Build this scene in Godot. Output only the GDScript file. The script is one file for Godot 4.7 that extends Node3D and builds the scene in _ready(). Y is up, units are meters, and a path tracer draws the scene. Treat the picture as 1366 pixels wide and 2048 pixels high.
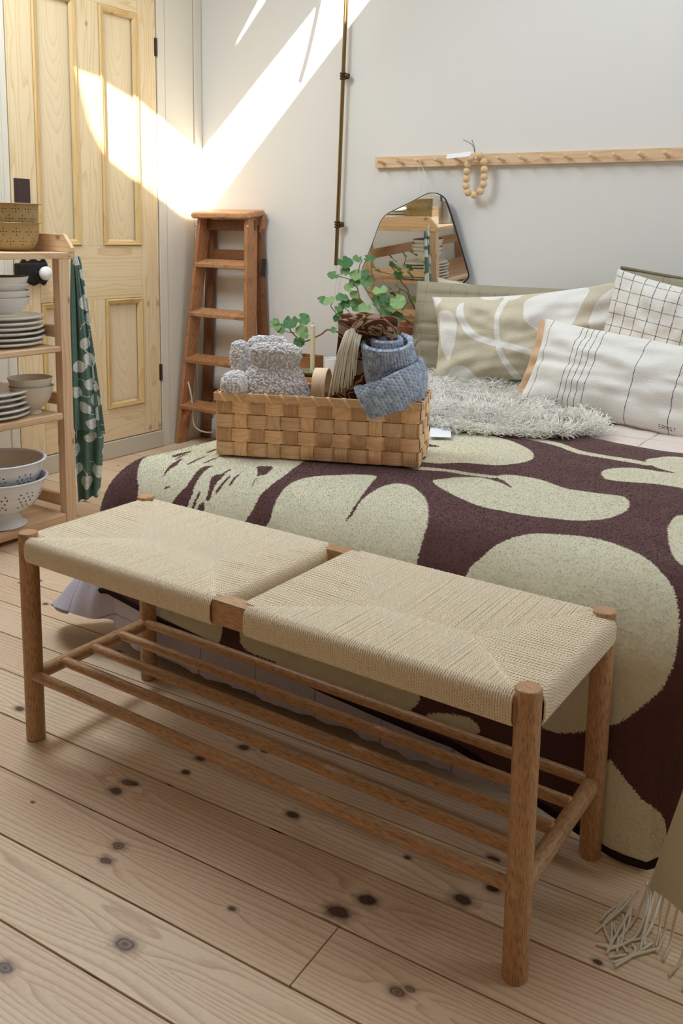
extends Node3D
# A bedroom corner in a shop: woven bench at the foot of a bed, stripped pine door, shelf of crockery, step ladder.

var nz := FastNoiseLite.new()
var nf := FastNoiseLite.new()
var rng := RandomNumberGenerator.new()
var M := {}
var used := {}


class MB:
	var v := PackedVector3Array()
	var n := PackedVector3Array()
	var t := PackedVector2Array()
	var i := PackedInt32Array()

	func mesh() -> ArrayMesh:
		var a := []
		a.resize(Mesh.ARRAY_MAX)
		a[Mesh.ARRAY_VERTEX] = v
		a[Mesh.ARRAY_NORMAL] = n
		a[Mesh.ARRAY_TEX_UV] = t
		a[Mesh.ARRAY_INDEX] = i
		var m := ArrayMesh.new()
		m.add_surface_from_arrays(Mesh.PRIMITIVE_TRIANGLES, a)
		return m

	func tri(a: int, b: int, c: int, out: Vector3) -> void:
		if (v[b] - v[a]).cross(v[c] - v[a]).dot(out) > 0.0:
			i.append_array(PackedInt32Array([a, c, b]))
		else:
			i.append_array(PackedInt32Array([a, b, c]))

	func vert(p: Vector3, nn: Vector3, uv: Vector2) -> int:
		v.append(p)
		n.append(nn)
		t.append(uv)
		return v.size() - 1

	# a grid of nu x nv points (index a * nv + b); outward is du x dv times sgn
	func grid(p: PackedVector3Array, nu: int, nv: int, uv: PackedVector2Array, sgn := 1.0, wrap := false) -> void:
		var base := v.size()
		for a in nu:
			var a0 := maxi(a - 1, 0)
			var a1 := mini(a + 1, nu - 1)
			for b in nv:
				var b0 := b - 1
				var b1 := b + 1
				if wrap:
					if b0 < 0: b0 = nv - 2
					if b1 > nv - 1: b1 = 1
				else:
					b0 = maxi(b0, 0)
					b1 = mini(b1, nv - 1)
				var du := p[a1 * nv + b] - p[a0 * nv + b]
				var dv := p[a * nv + b1] - p[a * nv + b0]
				var nn := du.cross(dv)
				if nn.length_squared() < 1e-18:
					var ar := a1 if a1 != a else a0
					dv = p[ar * nv + b1] - p[ar * nv + b0]
					nn = du.cross(dv)
					if nn.length_squared() < 1e-18:
						nn = Vector3.UP
				n.append(nn.normalized() * sgn)
		v.append_array(p)
		t.append_array(uv)
		for a in nu - 1:
			for b in nv - 1:
				var q0 := base + a * nv + b
				var q1 := q0 + nv
				if sgn > 0.0:
					i.append_array(PackedInt32Array([q0, q1 + 1, q1, q0, q0 + 1, q1 + 1]))
				else:
					i.append_array(PackedInt32Array([q0, q1, q1 + 1, q0, q1 + 1, q0 + 1]))

	# a box with softened edges; grain (u) runs along its longest side
	func box(c: Vector3, s: Vector3, bev := 0.002, bs := Basis.IDENTITY, off := Vector2.ZERO, along := -1) -> void:
		var h := s * 0.5
		bev = minf(bev, minf(h.x, minf(h.y, h.z)) * 0.9)
		var la := along
		if la < 0:
			la = 0
			if s.y > s[la]: la = 1
			if s.z > s[la]: la = 2
		var base := v.size()
		for ax in 3:
			for k in 8:
				var sg := Vector3(1.0 if k & 1 else -1.0, 1.0 if k & 2 else -1.0, 1.0 if k & 4 else -1.0)
				var p := sg * h
				for o in 3:
					if o != ax: p[o] -= sg[o] * bev
				var nn := Vector3.ZERO
				nn[ax] = sg[ax]
				var uu := 0.0
				var ww := 0.0
				if ax == la:
					uu = p[(ax + 1) % 3]
					ww = p[(ax + 2) % 3]
				else:
					uu = p[la]
					ww = p[3 - ax - la]
				vert(c + bs * p, bs * nn, Vector2(uu, ww) + off)
		for ax in 3:
			for sgi in 2:
				var ks := []
				for k in 8:
					if ((k >> ax) & 1) == sgi: ks.append(base + ax * 8 + k)
				var out := Vector3.ZERO
				out[ax] = 1.0 if sgi == 1 else -1.0
				out = bs * out
				tri(ks[0], ks[1], ks[3], out)
				tri(ks[0], ks[3], ks[2], out)
		for a in 3:
			for b in range(a + 1, 3):
				var c3 := 3 - a - b
				for sa in 2:
					for sb in 2:
						var k0 := (sa << a) | (sb << b)
						var k1 := k0 | (1 << c3)
						var out := Vector3.ZERO
						out[a] = 1.0 if sa == 1 else -1.0
						out[b] = 1.0 if sb == 1 else -1.0
						out = bs * out
						tri(base + a * 8 + k0, base + a * 8 + k1, base + b * 8 + k1, out)
						tri(base + a * 8 + k0, base + b * 8 + k1, base + b * 8 + k0, out)
		for k in 8:
			var out := Vector3(1.0 if k & 1 else -1.0, 1.0 if k & 2 else -1.0, 1.0 if k & 4 else -1.0)
			tri(base + k, base + 8 + k, base + 16 + k, bs * out)

	# a tube along a path; u runs along it in metres, v round it in metres
	func tube(path: PackedVector3Array, r: PackedFloat32Array, sides := 10, off := Vector2.ZERO, cap := true) -> void:
		var np := path.size()
		var pts := PackedVector3Array()
		var uv := PackedVector2Array()
		var up := Vector3.UP
		var d0 := (path[1] - path[0]).normalized()
		if absf(d0.dot(up)) > 0.9: up = Vector3.RIGHT
		var side := d0.cross(up).normalized()
		var l := 0.0
		for k in np:
			var d := (path[mini(k + 1, np - 1)] - path[maxi(k - 1, 0)]).normalized()
			side = (side - d * side.dot(d)).normalized()
			var oth := d.cross(side)
			if k > 0: l += path[k].distance_to(path[k - 1])
			var rr := r[mini(k, r.size() - 1)]
			for s in sides + 1:
				var an := TAU * s / sides
				pts.append(path[k] + (side * cos(an) + oth * sin(an)) * rr)
				uv.append(Vector2(l, an * r[mini(np / 2, r.size() - 1)]) + off)
		grid(pts, np, sides + 1, uv, -1.0, true)
		if cap:
			for e in 2:
				var k := 0 if e == 0 else np - 1
				var d := (path[1] - path[0]).normalized() * -1.0 if e == 0 else (path[np - 1] - path[np - 2]).normalized()
				var cidx := vert(path[k], d, off)
				var first := v.size()
				for s in sides:
					var q := pts[k * (sides + 1) + s]
					vert(q, d, off + Vector2((q - path[k]).x + (q - path[k]).y, (q - path[k]).z + (q - path[k]).y * 0.5))
				for s in sides:
					tri(cidx, first + s, first + (s + 1) % sides, d)

	# profile pieces of (radius, height) turned round the y axis at c
	func lathe(profiles: Array, seg := 28, c := Vector3.ZERO, sgn := 1.0) -> void:
		for pr in profiles:
			var pts := PackedVector3Array()
			var uv := PackedVector2Array()
			var l := 0.0
			for k in pr.size():
				if k > 0: l += pr[k].distance_to(pr[k - 1])
				for s in seg + 1:
					var an := TAU * s / seg
					pts.append(c + Vector3(cos(an) * pr[k].x, pr[k].y, sin(an) * pr[k].x))
					uv.append(Vector2(l, an * 0.05))
			grid(pts, pr.size(), seg + 1, uv, sgn, true)

	# a cloth of some thickness: two faces and the edge between them
	func sheet(p: PackedVector3Array, nu: int, nv: int, uv: PackedVector2Array, th: float, sgn := 1.0) -> void:
		var b0 := v.size()
		grid(p, nu, nv, uv, sgn)
		var q := PackedVector3Array()
		for k in p.size(): q.append(p[k] - n[b0 + k] * th)
		grid(q, nu, nv, uv, -sgn)
		var rim := PackedInt32Array()
		for a in nu: rim.append(a * nv)
		for b in range(1, nv): rim.append((nu - 1) * nv + b)
		for a in range(nu - 2, -1, -1): rim.append(a * nv + nv - 1)
		for b in range(nv - 2, -1, -1): rim.append(b)
		var e := PackedVector3Array()
		var eu := PackedVector2Array()
		var mid := Vector3.ZERO
		for k in rim: mid += p[k]
		mid /= rim.size()
		for s in 3:
			for k in rim:
				var o := (p[k] - q[k]) * 0.5
				var outw := (p[k] - mid)
				outw = (outw - o.normalized() * outw.dot(o.normalized())).normalized()
				e.append(p[k] if s == 0 else q[k] if s == 2 else (p[k] + q[k]) * 0.5 + outw * th * 0.35)
				eu.append(uv[k])
		grid(e, 3, rim.size(), eu, -sgn)

	# an outline (counter-clockwise in its own x, y plane) given a thickness along its z and a softened front edge
	func slab(poly: PackedVector2Array, th: float, tf: Transform3D, bev := 0.0, uvs := 1.0, off := Vector2.ZERO) -> void:
		var np := poly.size()
		var c := Vector2.ZERO
		for p in poly: c += p
		c /= np
		var ins := PackedVector2Array()
		for k in np:
			var d := (poly[(k + 1) % np] - poly[(k + np - 1) % np]).normalized()
			ins.append(poly[k] + Vector2(-d.y, d.x) * bev)
		for f in 2:
			var z := th * 0.5 if f == 0 else -th * 0.5
			var nn := tf.basis * Vector3(0, 0, 1 if f == 0 else -1)
			var base := v.size()
			for p in ins: vert(tf * Vector3(p.x, p.y, z), nn, p * uvs + off)
			var ix := Geometry2D.triangulate_polygon(ins)
			for k in range(0, ix.size(), 3): tri(base + ix[k], base + ix[k + 1], base + ix[k + 2], nn)
		for k in np:
			var k1 := (k + 1) % np
			var d := (poly[k1] - poly[k]).normalized()
			var on := tf.basis * Vector3(d.y, -d.x, 0)
			var fn := tf.basis * Vector3(0, 0, 1)
			var z := th * 0.5
			var row := [[ins[k], ins[k1], z, fn], [poly[k], poly[k1], z - bev, on], [poly[k], poly[k1], bev - z, on], [ins[k], ins[k1], -z, -fn]]
			var base := v.size()
			for e in row:
				for w in 2: vert(tf * Vector3(e[w].x, e[w].y, e[2]), e[3], e[w] * uvs + off + Vector2(0, e[2]))
			for s in 3:
				if s != 1 and bev <= 0.0: continue
				var o: Vector3 = on + (fn if s == 0 else -fn if s == 2 else Vector3.ZERO)
				tri(base + s * 2, base + s * 2 + 1, base + s * 2 + 3, o)
				tri(base + s * 2, base + s * 2 + 3, base + s * 2 + 2, o)


# ---------------------------------------------------------------- naming
func numbered(called: String) -> String:
	if not used.has(called):
		used[called] = 0
		return called
	used[called] += 1
	return "%s_%03d" % [called, used[called]]


func thing(called: String, label: String, category: String, at := Vector3.ZERO, turn := 0.0, group := "") -> Node3D:
	var o := Node3D.new()
	o.name = numbered(called)
	add_child(o, true)
	o.position = at
	o.rotation.y = turn
	tag(o, label, category, group)
	return o


func tag(o: Node, label: String, category: String, group := "") -> void:
	o.set_meta("label", label)
	o.set_meta("category", category)
	if group: o.set_meta("group", group)


# adds a mesh under a thing; world = true when its points are given in the room's coordinates
func part(par: Node, called: String, b: MB, m: Material, label := "", world := true) -> MeshInstance3D:
	var o := MeshInstance3D.new()
	o.mesh = b.mesh()
	o.material_override = m
	o.name = called
	par.add_child(o, true)
	if world and par is Node3D and not par is MeshInstance3D: o.position = -par.position
	if label: o.set_meta("label", label)
	return o


func struct(called: String, b: MB, m: Material, label := "", category := "") -> MeshInstance3D:
	var o := MeshInstance3D.new()
	o.mesh = b.mesh()
	o.material_override = m
	o.name = numbered(called)
	add_child(o, true)
	o.set_meta("kind", "structure")
	if label: tag(o, label, category)
	return o


func dup(o: Node3D, at: Vector3, turn: float, label: String, group := "") -> Node3D:
	var r := o.duplicate() as Node3D
	var nm := String(o.name)
	var cut := nm.rfind("_")
	if cut > 0 and nm.substr(cut + 1).is_valid_int(): nm = nm.substr(0, cut)
	r.name = numbered(nm)
	add_child(r, true)
	r.position = at
	r.rotation.y = turn
	r.set_meta("label", label)
	if group: r.set_meta("group", group)
	return r


# ---------------------------------------------------------------- textures
func tex(w: int, h: int, row: Callable) -> ImageTexture:
	var rows := []
	rows.resize(h)
	var id := WorkerThreadPool.add_group_task(func(j): rows[j] = row.call(j), h)
	WorkerThreadPool.wait_for_group_task_completion(id)
	var data := PackedByteArray()
	for r in rows: data.append_array(r)
	return ImageTexture.create_from_image(Image.create_from_data(w, h, false, Image.FORMAT_RGB8, data))


func put(a: PackedByteArray, k: int, c: Color) -> void:
	a[k] = int(clampf(c.r, 0, 1) * 255.0)
	a[k + 1] = int(clampf(c.g, 0, 1) * 255.0)
	a[k + 2] = int(clampf(c.b, 0, 1) * 255.0)


# sawn timber: growth rings drawn out along x, knots as [x, y, radius, darkness] in metres
func wood(w: int, h: int, lx: float, ly: float, c0: Color, c1: Color, rings: float, wob: float, sd: float, knots := [], knot := Color(0.25, 0.14, 0.08), fibre := 0.06, spread := 1.0, fold := true) -> ImageTexture:
	return tex(w, h, func(j: int) -> PackedByteArray:
		var a := PackedByteArray()
		a.resize(w * 3)
		# folded so that it repeats without a seam
		var y := ly * (j + 0.5) / h
		if fold: y = ly * (1.0 - absf(2.0 * (j + 0.5) / h - 1.0))
		for k in w:
			var x := lx * (k + 0.5) / w
			if fold: x = lx * (1.0 - absf(2.0 * (k + 0.5) / w - 1.0))
			var s := y * rings + wob * nz.get_noise_2d(x * 55.0 * spread + sd, y * 260.0 + sd)
			var dark := 0.0
			var ring := 0.0
			for q in knots:
				var kr: float = q[2]
				var dx: float = (x - q[0]) / kr
				if absf(dx) > 12.0: continue
				var dy: float = (y - q[1]) / kr
				if absf(dy) > 5.0: continue
				var e := exp(-dx * dx * 0.03 - dy * dy * 0.35)
				s += (1.0 if dy > 0.0 else -1.0) * e * 2.2 * kr * rings * 0.5
				var wv := 1.0 + 0.22 * nz.get_noise_2d(x * 900.0, y * 900.0 + sd)
				var dd := sqrt(dx * dx * 0.5 + dy * dy * 1.2) * wv
				if dd < 1.7:
					dark = maxf(dark, q[3] * clampf((1.0 - dd) * 2.2, 0.0, 1.0) * (0.72 + 0.28 * sin(dd * 14.0)))
					ring = maxf(ring, q[3] * 0.4 * clampf(1.7 - dd, 0.0, 1.0))
			var f := s - floorf(s)
			var g := f * f * f * (1.0 if f < 0.93 else (1.0 - f) / 0.07)
			var fb := nf.get_noise_2d(x * 60.0 + sd * 3.0, y * 2600.0)
			var tone := nz.get_noise_2d(x * 12.0 - sd, y * 90.0)
			var c := c0.lerp(c1, clampf(g * 0.8 + 0.22 * tone + fibre * fb * 3.0, 0.0, 1.0))
			c = c.lerp(knot, clampf(dark + ring, 0.0, 0.95))
			put(a, k * 3, c)
		return a)


func gray(w: int, h: int, f: Callable) -> ImageTexture:
	return tex(w, h, func(j: int) -> PackedByteArray:
		var a := PackedByteArray()
		a.resize(w * 3)
		for k in w:
			var g := int(clampf(f.call(k, j), 0, 1) * 255.0)
			a[k * 3] = g
			a[k * 3 + 1] = g
			a[k * 3 + 2] = g
		return a)


func mat(called: String, c: Color, rough := 0.7, t: Texture2D = null, uvs := Vector3.ONE, bump: Texture2D = null, bs := 0.0) -> StandardMaterial3D:
	var m := StandardMaterial3D.new()
	m.resource_name = called
	m.albedo_color = c
	m.roughness = rough
	if t: m.albedo_texture = t
	m.uv1_scale = uvs
	if bump:
		m.heightmap_enabled = true
		m.heightmap_texture = bump
		m.heightmap_scale = bs
	M[called] = m
	return m


func rgb(r: float, g: float, b: float) -> Color:
	return Color(r / 255.0, g / 255.0, b / 255.0)


# a closed outline rounded through its points
func smooth(p: PackedVector2Array, steps := 6) -> PackedVector2Array:
	var o := PackedVector2Array()
	var k := p.size()
	for a in k:
		for s in steps:
			o.append(p[a].cubic_interpolate(p[(a + 1) % k], p[(a + k - 1) % k], p[(a + 2) % k], float(s) / steps))
	return o


func fill(mask: PackedByteArray, w: int, h: int, poly: PackedVector2Array, val: int) -> void:
	var np := poly.size()
	var lo := h
	var hi := 0
	for p in poly:
		lo = mini(lo, int(p.y))
		hi = maxi(hi, int(p.y) + 1)
	for y in range(maxi(lo, 0), mini(hi, h)):
		var xs := []
		for k in np:
			var a := poly[k]
			var b := poly[(k + 1) % np]
			if (a.y <= y and b.y > y) or (b.y <= y and a.y > y):
				xs.append(a.x + (y - a.y) * (b.x - a.x) / (b.y - a.y))
		xs.sort()
		for k in range(0, xs.size() - 1, 2):
			for x in range(maxi(int(xs[k]), 0), mini(int(xs[k + 1]), w)): mask[y * w + x] = val


func line(mask: PackedByteArray, w: int, h: int, pts: PackedVector2Array, half: float, val: int) -> void:
	for k in pts.size() - 1:
		var a := pts[k]
		var b := pts[k + 1]
		var d := (b - a).normalized()
		var o := Vector2(-d.y, d.x) * half
		fill(mask, w, h, PackedVector2Array([a + o - d * half, b + o + d * half, b - o + d * half, a - o - d * half]), val)


func pv(a: Array) -> PackedVector2Array:
	var o := PackedVector2Array()
	for k in range(0, a.size(), 2): o.append(Vector2(a[k], a[k + 1]))
	return o


func p3(a: Array) -> PackedVector3Array:
	var o := PackedVector3Array()
	for k in range(0, a.size(), 3): o.append(Vector3(a[k], a[k + 1], a[k + 2]))
	return o


func curve3(p: PackedVector3Array, steps := 6) -> PackedVector3Array:
	var o := PackedVector3Array()
	var k := p.size()
	for a in k - 1:
		for s in steps:
			o.append(p[a].cubic_interpolate(p[a + 1], p[maxi(a - 1, 0)], p[mini(a + 2, k - 1)], float(s) / steps))
	o.append(p[k - 1])
	return o


func ff(x: float) -> PackedFloat32Array:
	return PackedFloat32Array([x])


func roff() -> Vector2:
	return Vector2(rng.randf() * 3.0, rng.randf() * 3.0)


# a rectangle with rounded corners, counter-clockwise
func rrect(w: float, h: float, r: float, x := 0.0, y := 0.0) -> PackedVector2Array:
	var o := PackedVector2Array()
	var c := [[w / 2 - r, -h / 2 + r, -PI / 2], [w / 2 - r, h / 2 - r, 0.0], [-w / 2 + r, h / 2 - r, PI / 2], [-w / 2 + r, -h / 2 + r, PI]]
	for q in c:
		for k in 5: o.append(Vector2(x + q[0] + r * cos(q[2] + PI / 8 * k), y + q[1] + r * sin(q[2] + PI / 8 * k)))
	return o


func _ready() -> void:
	rng.seed = 7
	nz.seed = 11
	nz.frequency = 0.05
	nz.fractal_octaves = 2
	nf.seed = 5
	nf.frequency = 0.9
	nf.fractal_octaves = 1
	setup_view()
	materials()
	room()
	door()
	bench()
	bed()
	pillows()
	sheepskin()
	basket()
	basket_contents()
	shelf()
	crockery()
	ladder()
	wall_things()
	bedside()
	unseen_side()


func setup_view() -> void:
	var cam := Camera3D.new()
	cam.name = "camera"
	add_child(cam)
	cam.transform = Transform3D(Basis.from_euler(Vector3(-0.154222831, 0.569065661, 0.022083179), EULER_ORDER_YXZ), Vector3(0.987094434, 1.06103545, 1.24346012))
	var f := 1793.69235
	cam.near = 0.05
	cam.far = 60.0
	cam.set_frustum(0.05 * 2048.0 / f, Vector2((683.0 - 761.016301) / f, -(1024.0 - 746.33734) / f) * 0.05, 0.05, 60.0)
	cam.current = true
	var we := WorldEnvironment.new()
	we.name = "world"
	var e := Environment.new()
	e.background_mode = Environment.BG_SKY
	var sk := ProceduralSkyMaterial.new()
	sk.sky_top_color = Color(0.55, 0.72, 0.95)
	sk.sky_horizon_color = Color(0.85, 0.9, 0.97)
	sk.ground_bottom_color = Color(0.3, 0.28, 0.25)
	sk.ground_horizon_color = Color(0.6, 0.6, 0.58)
	e.sky = Sky.new()
	e.sky.sky_material = sk
	e.background_energy_multiplier = 1.2
	e.tonemap_mode = Environment.TONE_MAPPER_LINEAR
	e.tonemap_exposure = 1.07
	e.sdfgi_enabled = true
	e.ssao_enabled = true
	e.ssil_enabled = true
	we.environment = e
	add_child(we)
	var sun := DirectionalLight3D.new()
	sun.name = "sun"
	sun.light_color = Color(1.0, 0.95, 0.87)
	sun.light_energy = 5.5
	sun.light_angular_distance = 0.55
	sun.shadow_enabled = true
	sun.transform = Transform3D(Basis.looking_at(Vector3(-1, -0.92, -1.7).normalized()), Vector3(2, 4, 4))
	add_child(sun)
	# unseen lights, placed to brighten the room from above, right and front
	area("unseen_roof_light", Vector3(-1.62, 2.64, -0.35), Vector2(0.62, 0.95), Vector3(0.0, -1, 0.0), Color(0.91, 0.96, 0.99), 3.2)  # out of view, placed to light the floor and shelf at left
	area("unseen_roof_light", Vector3(0.1, 2.64, -1.1), Vector2(0.95, 1.2), Vector3(0, -1, 0.0), Color(0.9, 0.955, 1.0), 0.8)  # out of view, placed to light bed and back wall
	area("unseen_side_light", Vector3(2.56, 1.35, -1.2), Vector2(1.3, 1.2), Vector3(-1, 0, 0), Color(0.92, 0.96, 1.0), 1.9)  # out of view, placed to light the lower door from the right
	area("unseen_front_light", Vector3(0.9, 1.6, 3.1), Vector2(1.6, 1.4), Vector3(0, 0, -1), Color(1.0, 0.86, 0.7), 0.42)  # out of view behind the camera, placed to warm the front faces


func area(called: String, at: Vector3, size: Vector2, to: Vector3, c: Color, e: float) -> void:
	var l := AreaLight3D.new()
	l.name = called
	l.area_size = size
	l.light_color = c
	l.light_energy = e
	l.area_normalize_energy = true
	l.area_range = 12.0
	l.area_attenuation = 2.0
	l.shadow_enabled = true
	var up := Vector3(0, 0, -1) if absf(to.y) > 0.8 else Vector3.UP
	l.transform = Transform3D(Basis.looking_at(to, up), at)
	add_child(l, true)


# ---------------------------------------------------------------- materials
func materials() -> void:
	var k_a := [[0.3, 0.03, 0.010, 0.45], [0.82, 0.13, 0.008, 0.55]]
	mat("wall", rgb(229, 227, 222), 0.9)
	mat("cream", rgb(226, 219, 203), 0.55)
	mat("cream_dark", rgb(206, 198, 180), 0.6)
	mat("dark_wall", rgb(92, 66, 50), 0.9)
	mat("gap", rgb(30, 20, 14), 0.9)
	var pine := wood(2048, 384, 1.0, 0.2, rgb(236, 214, 174), rgb(214, 178, 124), 40.0, 1.5, 3.0, k_a, rgb(160, 112, 74), 0.05, 0.5)
	mat("pine", Color(1, 1, 1), 0.5, pine, Vector3(0.5, 2.5, 1))
	var pnew := wood(2048, 384, 1.0, 0.2, rgb(230, 198, 160), rgb(204, 158, 114), 52.0, 1.2, 13.0, [[0.2, 0.06, 0.008, 0.6], [0.75, 0.15, 0.009, 0.6]], rgb(146, 96, 64), 0.05, 0.5)
	mat("pine_new", Color(1, 1, 1), 0.55, pnew, Vector3(0.5, 2.5, 1))
	mat("pine_moulding", rgb(244, 230, 198), 0.5, pine, Vector3(0.5, 2.5, 1))
	var vt := wood(256, 1024, 0.25, 1.0, rgb(236, 212, 168), rgb(212, 172, 116), 0.0, 0.0, 0.0)
	vt = tex(256, 1024, func(j: int) -> PackedByteArray:
		var a := PackedByteArray()
		a.resize(256 * 3)
		for k in 256:
			# flame figure of a flat sawn panel, grain up the panel
			var x := (k - 128.0) / 128.0
			var y := j / 1024.0
			var s := 9.0 * y + 9.0 * x * x * (1.0 + 0.25 * nz.get_noise_2d(y * 60.0, 3.0)) + 1.6 * nz.get_noise_2d(x * 14.0, y * 40.0)
			var f := s - floorf(s)
			var g := f * f * f * (1.0 if f < 0.93 else (1.0 - f) / 0.07)
			put(a, k * 3, rgb(236, 216, 178).lerp(rgb(208, 172, 122), clampf(g * 0.42 + 0.1 * nf.get_noise_2d(x * 160.0, y * 5.0) + 0.1 * nz.get_noise_2d(x * 20.0, y * 20.0), 0, 1)))
		return a)
	mat("pine_panel", Color(1, 1, 1), 0.5, vt)
	var oak := tex(1024, 128, func(j: int) -> PackedByteArray:
		var a := PackedByteArray()
		a.resize(1024 * 3)
		for k in 1024:
			var g := 0.5 + 0.5 * nz.get_noise_2d(k * 0.35, j * 5.0)
			var fl := nf.get_noise_2d(k * 0.022, j * 2.2)
			var pore := clampf((fl - 0.3) * 3.0, 0.0, 1.0)
			put(a, k * 3, rgb(200, 158, 114).lerp(rgb(170, 127, 86), g).lerp(rgb(116, 82, 52), pore * 0.6))
		return a)
	mat("oak", Color(1, 1, 1), 0.36, oak, Vector3(2.2, 8.0, 1))
	var old := wood(1536, 192, 0.8, 0.1, rgb(186, 132, 88), rgb(124, 82, 52), 60.0, 3.0, 21.0, [], Color.BLACK, 0.14)
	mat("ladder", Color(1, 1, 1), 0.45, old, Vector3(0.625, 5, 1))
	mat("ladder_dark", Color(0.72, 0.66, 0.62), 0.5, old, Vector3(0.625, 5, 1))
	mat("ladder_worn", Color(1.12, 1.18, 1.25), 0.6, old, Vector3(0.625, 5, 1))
	var ven := wood(768, 192, 0.4, 0.1, rgb(236, 196, 150), rgb(208, 160, 112), 40.0, 2.6, 33.0, [], Color.BLACK, 0.08)
	mat("splint", Color(1, 1, 1), 0.45, ven, Vector3(1.25, 5, 1))
	mat("splint_dark", Color(0.9, 0.85, 0.8), 0.45, ven, Vector3(1.25, 5, 1))
	mat("splint_pale", Color(1.08, 1.06, 1.04), 0.45, ven, Vector3(1.25, 5, 1))
	mat("handle_wood", Color(1.12, 1.2, 1.3), 0.45, ven, Vector3(1.25, 5, 1))
	var twist := gray(32, 48, func(x, y): return absf(sin(PI * (x / 32.0 + 3.0 * y / 48.0))))
	mat("cord", rgb(255, 238, 208), 0.75, null, Vector3(1.0 / 0.0052, 1.0 / 0.0135, 1), twist, 0.13)
	mat("cord_shade", rgb(196, 168, 126), 0.8)
	mat("black", rgb(24, 23, 22), 0.45)
	mat("iron", rgb(34, 31, 30), 0.5).metallic = 0.4
	mat("bronze", rgb(70, 52, 50), 0.45).metallic = 0.3
	mat("brass", rgb(112, 88, 48), 0.35).metallic = 0.75
	mat("brass_dark", rgb(82, 66, 42), 0.4).metallic = 0.7
	mat("white_glaze", rgb(238, 236, 230), 0.22)
	mat("porcelain", rgb(240, 240, 238), 0.15)
	mat("stoneware", rgb(242, 240, 230), 0.3)
	mat("stoneware_grey", rgb(214, 204, 186), 0.4)
	mat("bowl_inside", rgb(150, 120, 92), 0.5)
	mat("tan_enamel", rgb(172, 146, 98), 0.4)
	mat("enamel", rgb(232, 236, 244), 0.18)
	mat("enamel_foot", rgb(206, 210, 208), 0.2)
	mat("mirror", rgb(235, 237, 236), 0.02).metallic = 1.0
	mat("leaf", rgb(96, 138, 84), 0.55)
	mat("leaf_pale", rgb(140, 172, 112), 0.55)
	mat("leaf_dark", rgb(62, 112, 62), 0.55)
	for q in ["leaf", "leaf_pale", "leaf_dark"]:
		M[q].backlight_enabled = true
		M[q].backlight = Color(0.25, 0.32, 0.12)
	mat("stem", rgb(128, 112, 66), 0.7)
	mat("wax", rgb(226, 212, 172), 0.5)
	mat("dish", rgb(132, 138, 92), 0.4)
	mat("terracotta", rgb(190, 120, 84), 0.8)
	mat("bead", Color(0.98, 0.94, 0.9), 0.6, pine, Vector3(3, 12, 1))
	mat("paper", rgb(240, 240, 242), 0.8)
	mat("string", rgb(232, 226, 214), 0.9)
	mat("dark_string", rgb(70, 52, 40), 0.9)
	mat("rope", rgb(206, 196, 176), 0.9)
	mat("fringe", rgb(216, 200, 170), 0.9)
	mat("fringe_white", rgb(232, 226, 206), 0.9)
	mat("steel", rgb(190, 186, 176), 0.3).metallic = 0.8
	var weave := gray(512, 512, func(x, y): return 0.5 + 0.2 * sin(x * TAU / 4.0) * sin(y * TAU / 4.0) + 0.3 * nz.get_noise_2d(x * 2.0, y * 2.0))
	var ol := []
	for k in 7:
		var q := 0.07 + k * 0.14
		ol.append([0.8, q, -0.02, q + 0.012, 0.4, q - 0.004, 1.02])
	for k in 3: ol.append([0.8, -0.02, 0.2 + 0.3 * k, 0.3, 0.22 + 0.3 * k, 0.7, 0.19 + 0.3 * k, 1.02, 0.21 + 0.3 * k])
	mat("olive", Color.WHITE, 0.9, pillow_print(768, 384, rgb(160, 152, 130), rgb(126, 116, 94), [], ol), Vector3.ONE, weave, 0.2)
	mat("olive_pipe", rgb(128, 118, 92), 0.9)
	mat("beige_cloth", rgb(214, 200, 176), 0.9, null, Vector3(2, 1, 1), weave, 0.2)
	mat("peach", rgb(222, 182, 146), 0.9, null, Vector3(2, 1, 1), weave, 0.25)
	var seam := []
	for k in 3:
		seam.append([1.2, -0.02, 0.17 + k * 0.333, 0.5, 0.175 + k * 0.333, 1.02, 0.17 + k * 0.333])
		seam.append([1.2, 0.17 + k * 0.333, -0.02, 0.165 + k * 0.333, 0.5, 0.17 + k * 0.333, 1.02])
	var qt := pillow_print(384, 384, rgb(230, 226, 228), rgb(170, 164, 170), [], seam)
	mat("quilt", Color(0.86, 0.85, 0.9), 0.9, qt, Vector3(2.0, 2.0, 1))
	mat("bed_linen", Color(1.0, 0.95, 0.9), 0.9, qt, Vector3(2.0, 2.0, 1))
	mat("mattress", rgb(206, 202, 196), 0.9)


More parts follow.
